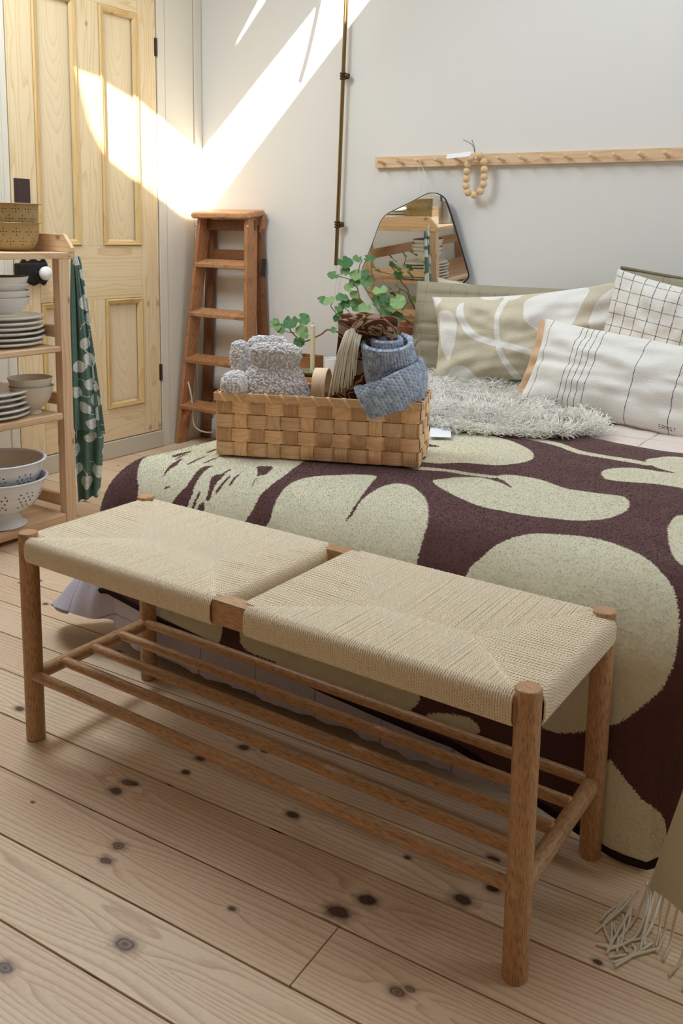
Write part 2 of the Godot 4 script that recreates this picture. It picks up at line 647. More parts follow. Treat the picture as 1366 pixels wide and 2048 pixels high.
# ---------------------------------------------------------------- the room
func room() -> void:
	var b := MB.new()
	b.box(Vector3(0.2, 1.35, -2.27), Vector3(5.3, 2.9, 0.3), 0.002)
	struct("wall_back", b, M.wall)
	b = MB.new()
	b.box(Vector3(-2.41, 1.35, 0.5), Vector3(0.24, 2.9, 5.3), 0.002)
	struct("wall_left", b, M.cream)
	b = MB.new()
	b.box(Vector3(2.72, 1.35, 1.3), Vector3(0.24, 2.9, 3.7), 0.002)
	b.box(Vector3(2.72, 1.35, -2.0), Vector3(0.24, 2.9, 0.3), 0.002)
	b.box(Vector3(2.72, 0.325, -1.2), Vector3(0.24, 0.85, 1.3), 0.002)
	b.box(Vector3(2.72, 2.375, -1.2), Vector3(0.24, 0.85, 1.3), 0.002)
	struct("wall_right", b, M.dark_wall)  # out of view; dark to limit bounce, open for the side light
	# the wall behind the camera, open where the unseen front light stands
	b = MB.new()
	b.box(Vector3(-1.1, 1.35, 3.25), Vector3(2.4, 2.9, 0.2), 0.002)
	b.box(Vector3(2.2, 1.35, 3.25), Vector3(1.0, 2.9, 0.2), 0.002)
	b.box(Vector3(0.9, 0.4, 3.25), Vector3(1.6, 1.0, 0.2), 0.002)
	b.box(Vector3(0.9, 2.55, 3.25), Vector3(1.6, 0.5, 0.2), 0.002)
	struct("wall_front", b, M.dark_wall)
	b = MB.new()
	b.box(Vector3(0.9, 1.6, 3.2), Vector3(1.6, 1.4, 0.02), 0.001)
	var front_glow := StandardMaterial3D.new()
	front_glow.albedo_color = rgb(220, 216, 208)
	front_glow.emission_enabled = true
	front_glow.emission = Color(1.0, 0.84, 0.64)
	front_glow.emission_energy_multiplier = 0.5
	struct("unseen_light_panel_1", b, front_glow)  # glowing panel out of view, set behind the front light
	b = MB.new()
	b.box(Vector3(2.64, 1.35, -1.2), Vector3(0.02, 1.2, 1.3), 0.001)
	var front_glow2 := front_glow.duplicate() as StandardMaterial3D
	front_glow2.emission = Color(0.95, 0.98, 1.0)
	struct("unseen_light_panel_4", b, front_glow2)  # glowing panel out of view, set behind the side light
	# unseen ceiling, openings cut through it to shape the sun patches
	var roof := CSGCombiner3D.new()
	roof.name = "ceiling"
	roof.set_meta("kind", "structure")
	var slab := CSGBox3D.new()
	slab.name = "board"
	slab.size = Vector3(5.3, 0.03, 5.7)
	slab.position = Vector3(0.2, 2.715, 0.5)
	roof.add_child(slab)
	var ch := {"sun_patch_opening": [-0.82, -1.6, -0.54, -1.6, -0.5, 0.98, -0.78, 0.98, -0.9, 0.85, -1.18, 0.45, -1.16, 0.33, -1.1, 0.25, -0.88, 0.21], "sun_streak_opening": [-1.25, -1.05, -1.175, -1.035, -1.15, -0.46]}
	for q in ch:
		var h := CSGPolygon3D.new()
		h.name = q
		h.polygon = pv(ch[q])
		h.depth = 0.4
		h.operation = CSGShape3D.OPERATION_SUBTRACTION
		h.rotation.x = PI / 2
		h.position.y = 2.6
		roof.add_child(h)
	roof.material_override = M.wall
	add_child(roof)
	var glow := StandardMaterial3D.new()
	glow.albedo_color = rgb(235, 235, 235)
	glow.emission_enabled = true
	glow.emission = Color(0.94, 0.97, 1.0)
	glow.emission_energy_multiplier = 1.2
	for q in [[-1.62, -0.35, 0.62, 0.95], [0.1, -1.1, 0.95, 1.2]]:
		b = MB.new()
		b.box(Vector3(q[0], 2.68, q[1]), Vector3(q[2], 0.02, q[3]), 0.002)
		struct("unseen_light_panel_%d" % (2 if q[0] < 0 else 3), b, glow)  # glowing panels out of view, set above the two roof lights
	# floor boards: each row has its own grain and knots
	b = MB.new()
	b.box(Vector3(0.2, -0.06, 0.5), Vector3(5.3, 0.06, 5.7), 0.002)
	var floor_ := struct("floor", b, M.gap)
	var kn := {
		-4: [[0.05, 0.105, 0.01, 0.8], [0.9, 0.04, 0.012, 0.7]],
		-3: [[0.02, 0.015, 0.006, 0.7], [0.21, 0.079, 0.008, 0.8], [1.5, 0.06, 0.012, 0.8]],
		-2: [[0.6, 0.05, 0.01, 0.8], [1.7, 0.09, 0.01, 0.8]],
		-1: [[1.137, 0.086, 0.011, 0.95], [1.183, 0.073, 0.008, 0.95], [1.714, 0.128, 0.012, 0.95]],
		0: [[0.624, 0.1, 0.011, 0.8], [1.096, 0.084, 0.008, 0.95], [1.089, 0.034, 0.008, 0.95], [1.351, 0.08, 0.011, 1.0], [1.709, 0.11, 0.014, 1.0], [1.741, 0.062, 0.009, 1.0], [1.934, 0.12, 0.006, 0.9], [1.586, 0.07, 0.006, 0.8]],
		1: [[1.024, 0.068, 0.012, 0.9], [1.023, 0.038, 0.012, 0.7], [1.036, 0.033, 0.008, 0.95], [1.553, 0.106, 0.016, 1.0], [1.578, 0.06, 0.014, 0.95]],
		2: [[1.144, 0.046, 0.012, 0.6], [1.154, 0.084, 0.01, 0.7], [1.406, 0.058, 0.006, 0.7], [1.706, 0.06, 0.011, 0.55], [1.719, 0.046, 0.008, 0.5], [0.92, 0.043, 0.004, 0.7]],
		3: [[1.315, 0.066, 0.017, 0.6], [0.4, 0.06, 0.012, 0.7]],
		4: [[1.2, 0.056, 0.013, 0.7], [1.7, 0.03, 0.01, 0.8]],
	}
	var tints := [rgb(234, 210, 178), rgb(228, 200, 168), rgb(226, 196, 164), rgb(232, 206, 174), rgb(227, 199, 168)]
	var rows := {}
	for k in kn:
		var m := mat("plank_%d" % (k + 5), Color.WHITE, 0.42, wood(2048, 112, 2.2, 0.131, tints[(k + 10) % 5], tints[(k + 10) % 5].lerp(rgb(130, 92, 66), 0.5), 95.0 + 9.0 * absi(k % 3), 1.0 + 0.35 * absi(k % 4), 40.0 + k * 9.7, kn[k], rgb(66, 42, 30), 0.05, 0.35, false), Vector3(1.0 / 2.2, 1.0 / 0.131, 1))
		rows[k] = m
	var th := 0.048
	var bs := Basis(Vector3.UP, th)
	for k in range(-18, 25):
		var cuts := [-2.42]
		var x := -2.42
		if k == 2:
			cuts = [-2.42, -1.2, 0.2695, 2.0]
		else:
			x += 0.9 + 1.3 * absf(sin(k * 12.9898) * 0.97)
			while x < 2.6:
				if not (k > -6 and k < 5 and x > -1.4 and x < 0.9): cuts.append(x)
				x += 1.7 + 0.8 * absf(sin(k * 78.233 + x))
		cuts.append(2.75)
		for q in cuts.size() - 1:
			var l0: float = cuts[q] + 0.0008
			var l1: float = cuts[q + 1] - 0.0008
			var off := -0.0258 + 0.131 * (k + 0.5)
			var along := (l0 + l1) * 0.5
			var kk := k
			var du := 0.0
			if k < -4 or k > 4:
				kk = posmod(k * 5 + 3, 9) - 4
				du = fmod(absf(k * 0.73 + q * 0.61), 2.2)
			b = MB.new()
			b.box(Vector3.ZERO, Vector3(l1 - l0, 0.03, 0.1284), 0.0012, Basis.IDENTITY, Vector2(along + 1.3 + du, 0.0655), 0)
			var o := part(floor_, "plank", b, rows[kk], "", false)
			o.transform = Transform3D(bs, bs * Vector3(along, 0, off) + Vector3(0, -0.015 + 0.0004 * sin(k * 3.1 + q), 0))
	# painted boarding between door and corner, and left of the door
	b = MB.new()
	b.box(Vector3(-2.268, 1.35, -1.85), Vector3(0.05, 2.7, 0.048), 0.002)
	struct("trim_1", b, M.cream)
	b = MB.new()
	b.box(Vector3(-2.271, 1.35, -1.97), Vector3(0.05, 2.7, 0.188), 0.003)
	struct("trim_2", b, M.cream)
	b = MB.new()
	b.box(Vector3(-2.268, 1.35, -2.093), Vector3(0.05, 2.7, 0.054), 0.004)
	struct("trim_3", b, M.cream)
	b = MB.new()
	b.box(Vector3(-2.266, 1.35, -0.975), Vector3(0.05, 2.7, 0.108), 0.004)
	b.box(Vector3(-2.26, 1.35, -0.99), Vector3(0.05, 2.7, 0.012), 0.003)
	struct("trim_4", b, M.cream)
	b = MB.new()
	b.box(Vector3(-2.266, 2.42, -1.43), Vector3(0.05, 0.56, 0.796), 0.003)
	struct("trim_5", b, M.cream)
	b = MB.new()
	b.box(Vector3(-2.262, 0.041, -1.43), Vector3(0.05, 0.08, 0.79), 0.003)
	struct("baseboard_left", b, M.cream_dark)
	b = MB.new()
	b.box(Vector3(0.2, 0.05, -2.114), Vector3(4.9, 0.1, 0.014), 0.003)
	struct("baseboard_back", b, M.wall)


# a frame of moulding round the opening z0..z1, y0..y1 in the plane x
func moulding(x: float, z0: float, z1: float, y0: float, y1: float) -> MB:
	var b := MB.new()
	var prof := [[0.002, -0.014], [0.002, 0.004], [0.005, 0.0075], [0.011, 0.0075], [0.014, 0.003], [0.019, 0.0045], [0.024, 0.002], [0.03, -0.008]]
	var cn := [[z1, y0], [z0, y0], [z0, y1], [z1, y1]]
	var dirs := [[-1, 1], [1, 1], [1, -1], [-1, -1]]
	for s in 4:
		var pts := PackedVector3Array()
		var uv := PackedVector2Array()
		for e in 2:
			var c: Array = cn[(s + e) % 4]
			var d: Array = dirs[(s + e) % 4]
			for q in prof:
				pts.append(Vector3(x + q[1], c[1] + d[1] * q[0], c[0] + d[0] * q[0]))
				uv.append(Vector2((c[0] if s % 2 == 0 else c[1]) + s * 0.37, q[0] + s * 0.05))
		b.grid(pts, 2, prof.size(), uv, 1.0)
	return b


func door() -> void:
	var d := thing("door_1", "tall stripped pine panel door with white porcelain knob and black rim lock", "door", Vector3(-2.246, 0.085, -1.43))
	d.set_meta("kind", "structure")
	var x := -2.264
	var w := 0.036
	var y1 := 2.13
	var ar := [
		["stile", -1.094, 1.1075, 0.12, 2.045, 1], ["stile", -1.766, 1.1075, 0.107, 2.045, 1],
		["mullion", -1.431, 1.4975, 0.122, 1.035, 1], ["mullion", -1.431, 0.487, 0.122, 0.51, 1],
		["rail", -1.4335, 0.1585, 0.558, 0.147, 2], ["rail", -1.4335, 0.861, 0.558, 0.238, 2], ["rail", -1.4335, 2.0725, 0.558, 0.115, 2]]
	for q in ar:
		var b := MB.new()
		b.box(Vector3(x, q[2], q[1]), Vector3(w, q[4], q[3]), 0.0012, Basis.IDENTITY, roff(), q[5])
		part(d, q[0], b, M.pine)
	for q in [[-1.372, -1.154, 0.232, 0.742], [-1.714, -1.492, 0.232, 0.742], [-1.372, -1.154, 0.98, 2.015], [-1.714, -1.492, 0.98, 2.015]]:
		var b := MB.new()
		var pts := PackedVector3Array([Vector3(-2.26, q[2], q[1]), Vector3(-2.26, q[2], q[0]), Vector3(-2.26, q[3], q[1]), Vector3(-2.26, q[3], q[0])])
		var hgt: float = q[3] - q[2]
		b.grid(pts, 2, 2, PackedVector2Array([Vector2(0, hgt), Vector2(1, hgt), Vector2(0, 0), Vector2(1, 0)]), -1.0)
		b.box(Vector3(-2.27, (q[2] + q[3]) / 2, (q[0] + q[1]) / 2), Vector3(0.018, hgt, q[1] - q[0]), 0.001)
		var p := part(d, "panel", b, M.pine_panel)
		part(p, "moulding", moulding(-2.246, q[0], q[1], q[2], q[3]), M.pine_moulding, "", false)
	# rim lock: scalloped back plate, box, nozzle, keyhole and knob
	var lk := MB.new()
	var sc := PackedVector2Array()
	for k in 64:
		var an := TAU * k / 64.0
		var c := cos(an)
		var s := sin(an)
		var px := 0.068 * signf(c) * pow(absf(c), 0.35)
		var py := 0.05 * signf(s) * pow(absf(s), 0.35) + 0.007 * cos(px * 130.0) * signf(s) * (1.0 if absf(s) > 0.5 else 0.0)
		sc.append(Vector2(px, py))
	var tf := Transform3D(Basis(Vector3(0, 0, -1), Vector3.UP, Vector3(1, 0, 0)), Vector3(-2.243, 0.872, -1.122))
	lk.slab(sc, 0.006, tf, 0.001)
	lk.box(Vector3(-2.23, 0.872, -1.118), Vector3(0.03, 0.078, 0.112), 0.006)
	lk.box(Vector3(-2.226, 0.872, -1.046), Vector3(0.036, 0.078, 0.034), 0.005)
	var lo := part(d, "rim_lock", lk, M.iron, "black iron rim lock")
	var kh := MB.new()
	kh.slab(smooth(pv([0.0, 0.017, -0.01, 0.008, -0.007, -0.014, 0.0, -0.02, 0.007, -0.014, 0.01, 0.008]), 3), 0.003, Transform3D(tf.basis, Vector3(-2.2135, 0.862, -1.115)), 0.0006)
	part(lo, "keyhole_plate", kh, M.brass_dark, "", false)
	kh = MB.new()
	kh.slab(pv([0.0025, 0.006, 0.0, 0.009, -0.0025, 0.006, -0.002, -0.011, 0.002, -0.011]), 0.001, Transform3D(tf.basis, Vector3(-2.2115, 0.862, -1.115)), 0.0)
	part(lo, "keyhole", kh, M.black, "", false)
	var kb := MB.new()
	var pr := PackedVector2Array()
	for q in [0.0, 0.013, 0.005, 0.013, 0.009, 0.009, 0.017, 0.011, 0.022, 0.02, 0.03, 0.0275, 0.04, 0.029, 0.049, 0.025, 0.055, 0.016, 0.058, 0.0]: pr.append(Vector2(q, 0))
	var prof := PackedVector2Array()
	for k in range(0, pr.size(), 2): prof.append(Vector2(pr[k + 1].x, pr[k].x))
	kb.lathe([prof], 24)
	for k in kb.v.size():
		kb.v[k] = Vector3(kb.v[k].y - 2.226, 0.869 - kb.v[k].x, kb.v[k].z - 1.14)
		kb.n[k] = Vector3(kb.n[k].y, -kb.n[k].x, kb.n[k].z)
	part(d, "knob", kb, M.porcelain, "white porcelain knob")
	var fp := MB.new()
	fp.box(Vector3(-2.2445, 1.11, -1.083), Vector3(0.005, 0.28, 0.074), 0.0015)
	fp.box(Vector3(-2.2425, 1.11, -1.083), Vector3(0.004, 0.258, 0.052), 0.0015)
	part(d, "finger_plate", fp, M.bronze, "dark bronze finger plate")
	for y in [0.37, 1.89]:
		var hg := MB.new()
		hg.tube(p3([-2.243, y - 0.04, -1.822, -2.243, y + 0.04, -1.822]), ff(0.0055), 8)
		hg.box(Vector3(-2.2455, y, -1.817), Vector3(0.003, 0.08, 0.012), 0.0005)
		part(d, "hinge", hg, M.bronze, "dark hinge")


# ---------------------------------------------------------------- bench
func dowel(b: MB, p0: Vector3, p1: Vector3, r: float, sides: int, rnd: float) -> void:
	var d := (p1 - p0).normalized()
	var pp := PackedVector3Array([p0, p0 + d * rnd * 0.3, p0 + d * rnd, p0.lerp(p1, 0.5), p1 - d * rnd, p1 - d * rnd * 0.3, p1])
	var rr := PackedFloat32Array([r - rnd, r - rnd * 0.3, r, r, r, r - rnd * 0.3, r - rnd])
	b.tube(pp, rr, sides, roff())


func bench() -> void:
	var t := thing("bench", "long oak bench with two woven paper cord seat panels at foot of bed", "bench")
	for q in [[-0.546, 0.157], [-0.546, -0.157], [0.546, 0.157], [0.546, -0.157]]:
		var b := MB.new()
		dowel(b, Vector3(q[0], 0.0, q[1]), Vector3(q[0], 0.45, q[1]), 0.0192, 28, 0.0028)
		part(t, "leg", b, M.oak)
	for z in [0.157, -0.157]:
		var b := MB.new()
		b.box(Vector3(0, 0.418, z), Vector3(1.07, 0.046, 0.03), 0.003, Basis.IDENTITY, roff())
		part(t, "seat_rail", b, M.oak)
	for x in [-0.546, 0.546, -0.03, 0.036]:
		var b := MB.new()
		b.box(Vector3(x, 0.415, 0), Vector3(0.022, 0.036, 0.29), 0.003, Basis.IDENTITY, roff())
		part(t, "cross_rail", b, M.oak)
	for x in [-0.546, 0.546]:
		var b := MB.new()
		dowel(b, Vector3(x, 0.14, -0.15), Vector3(x, 0.14, 0.15), 0.0145, 18, 0.002)
		part(t, "stretcher", b, M.oak)
	for z in [0.163, 0.088, 0.011, -0.066, -0.143]:
		var b := MB.new()
		dowel(b, Vector3(-0.537, 0.146, z), Vector3(0.54, 0.146, z), 0.0105, 16, 0.005)
		part(t, "slat", b, M.oak)
	for q in [[-0.53, -0.026, 0], [0.046, 0.534, 1]]:
		var o := part(t, "cord_seat", cords(q[0], q[1]), M.cord, "pale twisted paper cord seat")
		o.set_meta("kind", "stuff")


# paper cord wound round the four rails of a seat half, each side's strands running in to the mitre
func cords(x0: float, x1: float) -> MB:
	var b := MB.new()
	var sp := 0.00418
	var r := 0.00213
	var zf := 0.178
	var seam := 0.028
	var inl := 0.172
	var inr := 0.134
	var top := 0.4415
	var bot := 0.3935
	# front and back strands
	for side in 2:
		var zz := zf if side == 0 else -zf
		var dirz := -1.0 if side == 0 else 1.0
		var cnt := int((x1 - x0) / sp)
		for k in cnt:
			var x := x0 + sp * (k + 0.5)
			var dl := (x - x0) / inl
			var dr := (x1 - x) / inr
			var f := clampf(minf(dl, dr), 0.0, 1.0)
			var zend := lerpf(zz + dirz * 0.012, seam, f)
			var j := 0.0006 * sin(x * 900.0 + side) + 0.0005 * nz.get_noise_2d(x * 9000.0, side * 30.0)
			var dx := 0.0011 * nz.get_noise_2d(x * 1400.0, 7.0 + side * 9.0)
			var dip := 0.005 * f
			var pts := PackedVector3Array([
				Vector3(x, bot, zz + dirz * 0.03), Vector3(x, bot - 0.001, zz + dirz * 0.012), Vector3(x, bot + 0.003, zz + dirz * 0.0035), Vector3(x, bot + 0.012, zz),
				Vector3(x, top - 0.013, zz), Vector3(x, top - 0.0045, zz + dirz * 0.0035), Vector3(x, top + j, zz + dirz * 0.013),
				Vector3(x + dx, top - dip * 0.5 + j, lerpf(zz + dirz * 0.013, zend, 0.55)), Vector3(x + dx, top - dip, zend), Vector3(x + dx, top - dip - 0.006, zend + dirz * 0.004)])
			b.tube(pts, ff(r), 6, Vector2(rng.randf(), 0), false)
	# side strands
	for side in 2:
		var xx := x0 if side == 0 else x1
		# the outer sides stand out past the legs' centres
		if side == 0 and x0 < -0.3: xx -= 0.033
		if side == 1 and x1 > 0.3: xx += 0.033
		if side == 1 and x1 < 0.3: xx += 0.011
		if side == 0 and x0 > -0.3: xx -= 0.026
		var dirx := 1.0 if side == 0 else -1.0
		var outer := absf(xx) > 0.3
		var zlim := 0.152 if outer else 0.158
		var cnt := int(2.0 * zlim / sp)
		for k in cnt:
			var z := -zlim + sp * (k + 0.5)
			var f := clampf((zf - z) / (zf - seam) if z > seam else (z + zf) / (zf + seam), 0.0, 1.0)
			var xend := xx + dirx * maxf((x0 if side == 0 else x1) * dirx - xx * dirx + (inl if side == 0 else inr) * f, 0.014)
			var j := 0.0006 * sin(z * 800.0 + side)
			var dz := 0.0011 * nz.get_noise_2d(z * 1400.0, 70.0 + side * 9.0)
			var dip := 0.005 * f
			var pts := PackedVector3Array([
				Vector3(xx + dirx * 0.03, bot, z), Vector3(xx + dirx * 0.012, bot - 0.001, z), Vector3(xx + dirx * 0.0035, bot + 0.003, z), Vector3(xx, bot + 0.012, z),
				Vector3(xx, top - 0.013, z), Vector3(xx + dirx * 0.0035, top - 0.0045, z), Vector3(xx + dirx * 0.013, top + j, z),
				Vector3(lerpf(xx + dirx * 0.013, xend, 0.55), top - dip * 0.5 + j, z + dz), Vector3(xend, top - dip, z + dz), Vector3(xend + dirx * 0.004, top - dip - 0.006, z + dz)])
			b.tube(pts, ff(r), 6, Vector2(rng.randf(), 0), false)
	return b


# ---------------------------------------------------------------- bed
func drape(a: float, b: float, top: float, rr: float, flare: float) -> Vector3:
	var dx := a + 0.70 if a < -0.70 else a - 0.64 if a > 0.64 else 0.0
	var dz := b + 0.36 if b > -0.36 else 0.0
	var d := sqrt(dx * dx + dz * dz) + 1e-9
	var ux := dx / d
	var uz := dz / d
	var tm := PI / 2 - 0.08
	var th := minf(d / rr, tm)
	var ex := maxf(d - rr * tm, 0.0)
	var out := rr * sin(th) + ex * cos(th) + flare * 4.0 * ux * ux * uz * uz * clampf((d - 0.3) / 0.2, 0.0, 1.0)
	var dn := rr * (1.0 - cos(th)) + ex * sin(th)
	var y := top - dn
	if y < 0.008:
		out += (0.008 - y) * 0.6
		y = 0.008
	return Vector3(clampf(a, -0.70, 0.64) + ux * out, y, minf(b, -0.36) + uz * out)


func lerp_list(l: Array, x: float) -> float:
	for k in range(0, l.size() - 2, 2):
		if x <= l[k + 2]: return lerpf(l[k + 1], l[k + 3], clampf((x - l[k]) / (l[k + 2] - l[k]), 0, 1))
	return l[l.size() - 1]


func bed() -> void:
	var w := 1408
	var h := 1192
	var mask := PackedByteArray()
	mask.resize(w * h)
	var shapes := [
		[1, [-.655, -.21, -.69, -.255, -.72, -.295, -.745, -.34, -.75, -.415, -.75, -.5, -.73, -.575, -.68, -.72, -.55, -.78, -.41, -.62, -.38, -.545, -.355, -.47, -.32, -.37, -.31, -.315, -.31, -.285, -.305, -.24, -.315, -.18, -.335, -.05, -.345, .08, -.44, .09, -.54, .075, -.6, -.05]],
		[0, [-.54, -.12, -.535, -.22, -.525, -.265, -.535, -.31, -.545, -.355, -.53, -.365, -.515, -.305, -.5, -.26, -.49, -.23, -.485, -.12]],
		[0, [-.35, -.3, -.375, -.35, -.415, -.4, -.44, -.43, -.405, -.445, -.375, -.385, -.38, -.36]],
		[0, [-.615, -.275, -.63, -.305, -.64, -.35, -.645, -.375, -.62, -.33, -.62, -.305]],
		[0, [-.68, -.375, -.685, -.435, -.675, -.435, -.665, -.37]],
		[0, [-.445, -.24, -.455, -.265, -.48, -.31, -.46, -.33, -.45, -.285, -.435, -.245]],
		[0, [-.455, -.17, -.455, -.225, -.44, -.225, -.43, -.17]],
		[0, [-.468, -.33, -.475, -.365, -.47, -.366, -.462, -.33]], [0, [-.435, -.27, -.442, -.325, -.437, -.325, -.428, -.27]], [0, [-.418, -.3, -.43, -.345, -.425, -.346, -.412, -.3]],
		[0, [-.47, -.2, -.478, -.25, -.472, -.25, -.464, -.2]], [0, [-.655, -.36, -.668, -.41, -.664, -.41, -.65, -.36]], [0, [-.6, -.35, -.615, -.42, -.61, -.42, -.594, -.35]], [0, [-.575, -.38, -.583, -.43, -.578, -.43, -.57, -.38]],
		[0, [-.585, -.245, -.575, -.25, -.57, -.25, -.58, -.24]],
		[0, [-.64, -.46, -.65, -.53, -.645, -.53, -.632, -.46]],
		[1, [-.255, -.185, -.245, -.225, -.255, -.26, -.27, -.325, -.275, -.4, -.245, -.47, -.165, -.54, -.13, -.475, -.08, -.355, -.065, -.3, -.062, -.27, -.058, -.3, -.08, -.39, -.09, -.47, -.065, -.51, -.015, -.495, .05, -.425, .11, -.325, .13, -.265, .14, -.21, .165, -.08, .18, .05, .12, .09, -.05, .09, -.2, .08, -.285, .06, -.27, -.08]],
		[1, [-.025, -.585, -.01, -.615, .02, -.655, .06, -.675, .115, -.66, .155, -.64, .12, -.675, .085, -.7, .11, -.735, .185, -.745, .265, -.72, .345, -.72, .395, -.72, .425, -.67, .43, -.605, .41, -.535, .36, -.49, .29, -.465, .22, -.465, .145, -.47, .065, -.51, .005, -.55]],
		[1, [-.17, -.66, -.125, -.67, -.055, -.7, .01, -.705, .085, -.705, .085, -.685, .015, -.68, -.045, -.68, -.115, -.65]],
		[1, [-.3, -.7, -.145, -.73, -.195, -.83, -.24, -.86, -.34, -.98, -.26, -1.08, -.205, -1.115, -.135, -1.115, -.045, -1.075, .03, -1.025, .08, -.945, .08, -.895, .055, -.83, .02, -.795, -.045, -.77, -.12, -.715]],
		[0, [-.24, -.86, -.19, -.885, -.185, -.9, -.245, -.9]],
		[1, [-.26, -1.17, -.175, -1.155, -.105, -1.18, -.025, -1.18, .03, -1.17, .075, -1.155, .14, -1.115, .225, -1.09, .29, -1.085, .355, -1.07, .35, -1.045, .3, -1.05, .23, -1.06, .155, -1.07, .08, -1.11, -.005, -1.135, -.085, -1.135]],
		[1, [.28, -.905, .28, -.945, .3, -.98, .355, -1.01, .43, -1.025, .37, -1.05, .335, -1.09, .345, -1.14, .405, -1.2, .6, -1.16, .7, -.98, .6, -.9, .485, -.885, .43, -.875, .365, -.86, .315, -.855, .295, -.87]],
		[1, [.25, -.21, .265, -.255, .285, -.3, .31, -.34, .35, -.38, .41, -.41, .465, -.41, .525, -.385, .58, -.335, .62, -.29, .645, -.24, .655, -.19, .655, -.15, .635, -.105, .605, -.065, .575, -.03, .55, -.015, .515, .005, .48, .02, .44, .025, .34, .0, .27, -.08]],
		[1, [.75, -.68, .6, -.69, .54, -.67, .53, -.64, .535, -.575, .555, -.5, .585, -.42, .615, -.37, .68, -.34, .78, -.4]],
		[1, [.56, .045, .575, .05, .605, .075, .635, .095, .705, .115, .72, .2, .66, .26, .6, .24, .555, .21, .54, .13]],
		[1, [.2, .075, .285, .055, .31, .08, .235, .1]],
		[1, [-1.0, -.75, -.9, -.6, -.86, -.3, -.92, -.2, -1.02, -.3]],
	]
	for q in shapes:
		var pl := PackedVector2Array()
		for k in range(0, q[1].size(), 2): pl.append(Vector2((q[1][k] + 1.25) / 2.3 * w, (q[1][k + 1] + 1.6) / 1.95 * h))
		fill(mask, w, h, smooth(pl, 5), 255 * q[0])
	var brown := rgb(108, 74, 70)
	var brown2 := rgb(79, 53, 53)
	var cream := rgb(226, 220, 194)
	var cream2 := rgb(204, 198, 172)
	var t := tex(w, h, func(j: int) -> PackedByteArray:
		var a := PackedByteArray()
		a.resize(w * 3)
		for k in w:
			var fx := nf.get_noise_2d(k * 0.33, j * 0.33)
			var fy := nf.get_noise_2d(k * 0.33 + 500.0, j * 0.33)
			var sx := clampi(k + int(round(fx * 1.5)), 0, w - 1)
			var sy := clampi(j + int(round(fy * 1.5)), 0, h - 1)
			var g := 0.5 + 0.5 * nf.get_noise_2d(k * 0.9, j * 0.9)
			var big := 0.5 + 0.5 * nz.get_noise_2d(k * 0.5, j * 0.5)
			var c := cream.lerp(cream2, clampf(0.7 * g + 0.3 * big, 0, 1)) if mask[sy * w + sx] > 128 else brown.lerp(brown2, clampf(0.75 * g + 0.25 * big, 0, 1))
			put(a, k * 3, c)
		return a)
	var fz := gray(704, 596, func(x, y): return 0.5 + 0.35 * nf.get_noise_2d(x * 0.8, y * 0.8) + 0.25 * nf.get_noise_2d(x * 0.3, y * 0.3 + 90.0))
	var bm := mat("blanket", Color.WHITE, 1.0, t, Vector3.ONE, fz, 0.12)
	bm.rim_enabled = true
	bm.rim = 0.25
	bm.rim_tint = 0.5
	bm.metallic_specular = 0.2
	var cm := mat("blanket_cream", rgb(212, 204, 172), 1.0, null, Vector3(0.4, 0.4, 1), fz, 0.15)
	cm.metallic_specular = 0.2
	mat("blanket_edge", rgb(46, 30, 32), 1.0).metallic_specular = 0.2

	# bedstead and mattress under the covers
	var o := thing("bed", "low double bed under blanket and quilt behind the woven bench", "bed", Vector3(-0.03, 0, -1.2))
	var b := MB.new()
	b.box(Vector3(-0.03, 0.33, -1.19), Vector3(1.42, 0.22, 1.8), 0.06)
	part(o, "mattress", b, M.mattress)
	b = MB.new()
	b.box(Vector3(-0.03, 0.18, -1.19), Vector3(1.38, 0.08, 1.76), 0.01)
	part(o, "bed_base", b, M.mattress)
	for q in [[-0.6, -0.45], [0.54, -0.45], [-0.6, -1.95], [0.54, -1.95]]:
		b = MB.new()
		b.lathe([PackedVector2Array([Vector2(0, 0), Vector2(0.025, 0), Vector2(0.03, 0.14)])], 12, Vector3(q[0], 0, q[1]))
		part(o, "leg", b, M.black)

	# the stitched quilt hangs out under the blanket at the foot; pale bed linen shows beside the pillows
	var nu := 0
	var nv := 0
	var pts := PackedVector3Array()
	var uv := PackedVector2Array()
	for e in 2:
		nu = 130
		nv = 90
		pts = PackedVector3Array()
		uv = PackedVector2Array()
		for i in nu:
			var a := -1.16 + 1.96 * i / (nu - 1.0)
			for k in nv:
				var be := lerp_list([-1.16, -0.12, -1.0, -0.02, -0.86, 0.07, -0.6, 0.155, -0.3, 0.16, 0.3, 0.165, 0.8, 0.1], a)
				var b0 := -0.95
				if e == 1:
					b0 = -2.08
					be = -0.951
				var bb := b0 + (be - b0) * k / (nv - 1.0)
				var q := drape(a, bb, 0.466, 0.148, 0.16)
				var low := clampf((0.3 - q.y) / 0.3, 0, 1)
				# quilting between the seams, gathers and soft creases
				var qa := absf(fmod(absf(a * 2.0 + 40.0) * 3.0 - 0.51, 1.0) - 0.5)
				var qb := absf(fmod(absf(bb * 2.0 + 40.0) * 3.0 - 0.51, 1.0) - 0.5)
				var puff := 0.006 * minf(1.0, (0.5 - maxf(qa, qb)) * 5.0) + 0.004 * nz.get_noise_2d(a * 160.0, bb * 160.0)
				q.y += puff * (1.0 - low)
				q.z += puff * low + low * (0.022 * nz.get_noise_2d(a * 150.0, bb * 30.0) + 0.008 * nz.get_noise_2d(a * 420.0, bb * 60.0)) - 0.01 * low
				pts.append(q)
				uv.append(Vector2(a, bb))
		var qb2 := MB.new()
		qb2.sheet(pts, nu, nv, uv, 0.008, -1.0)
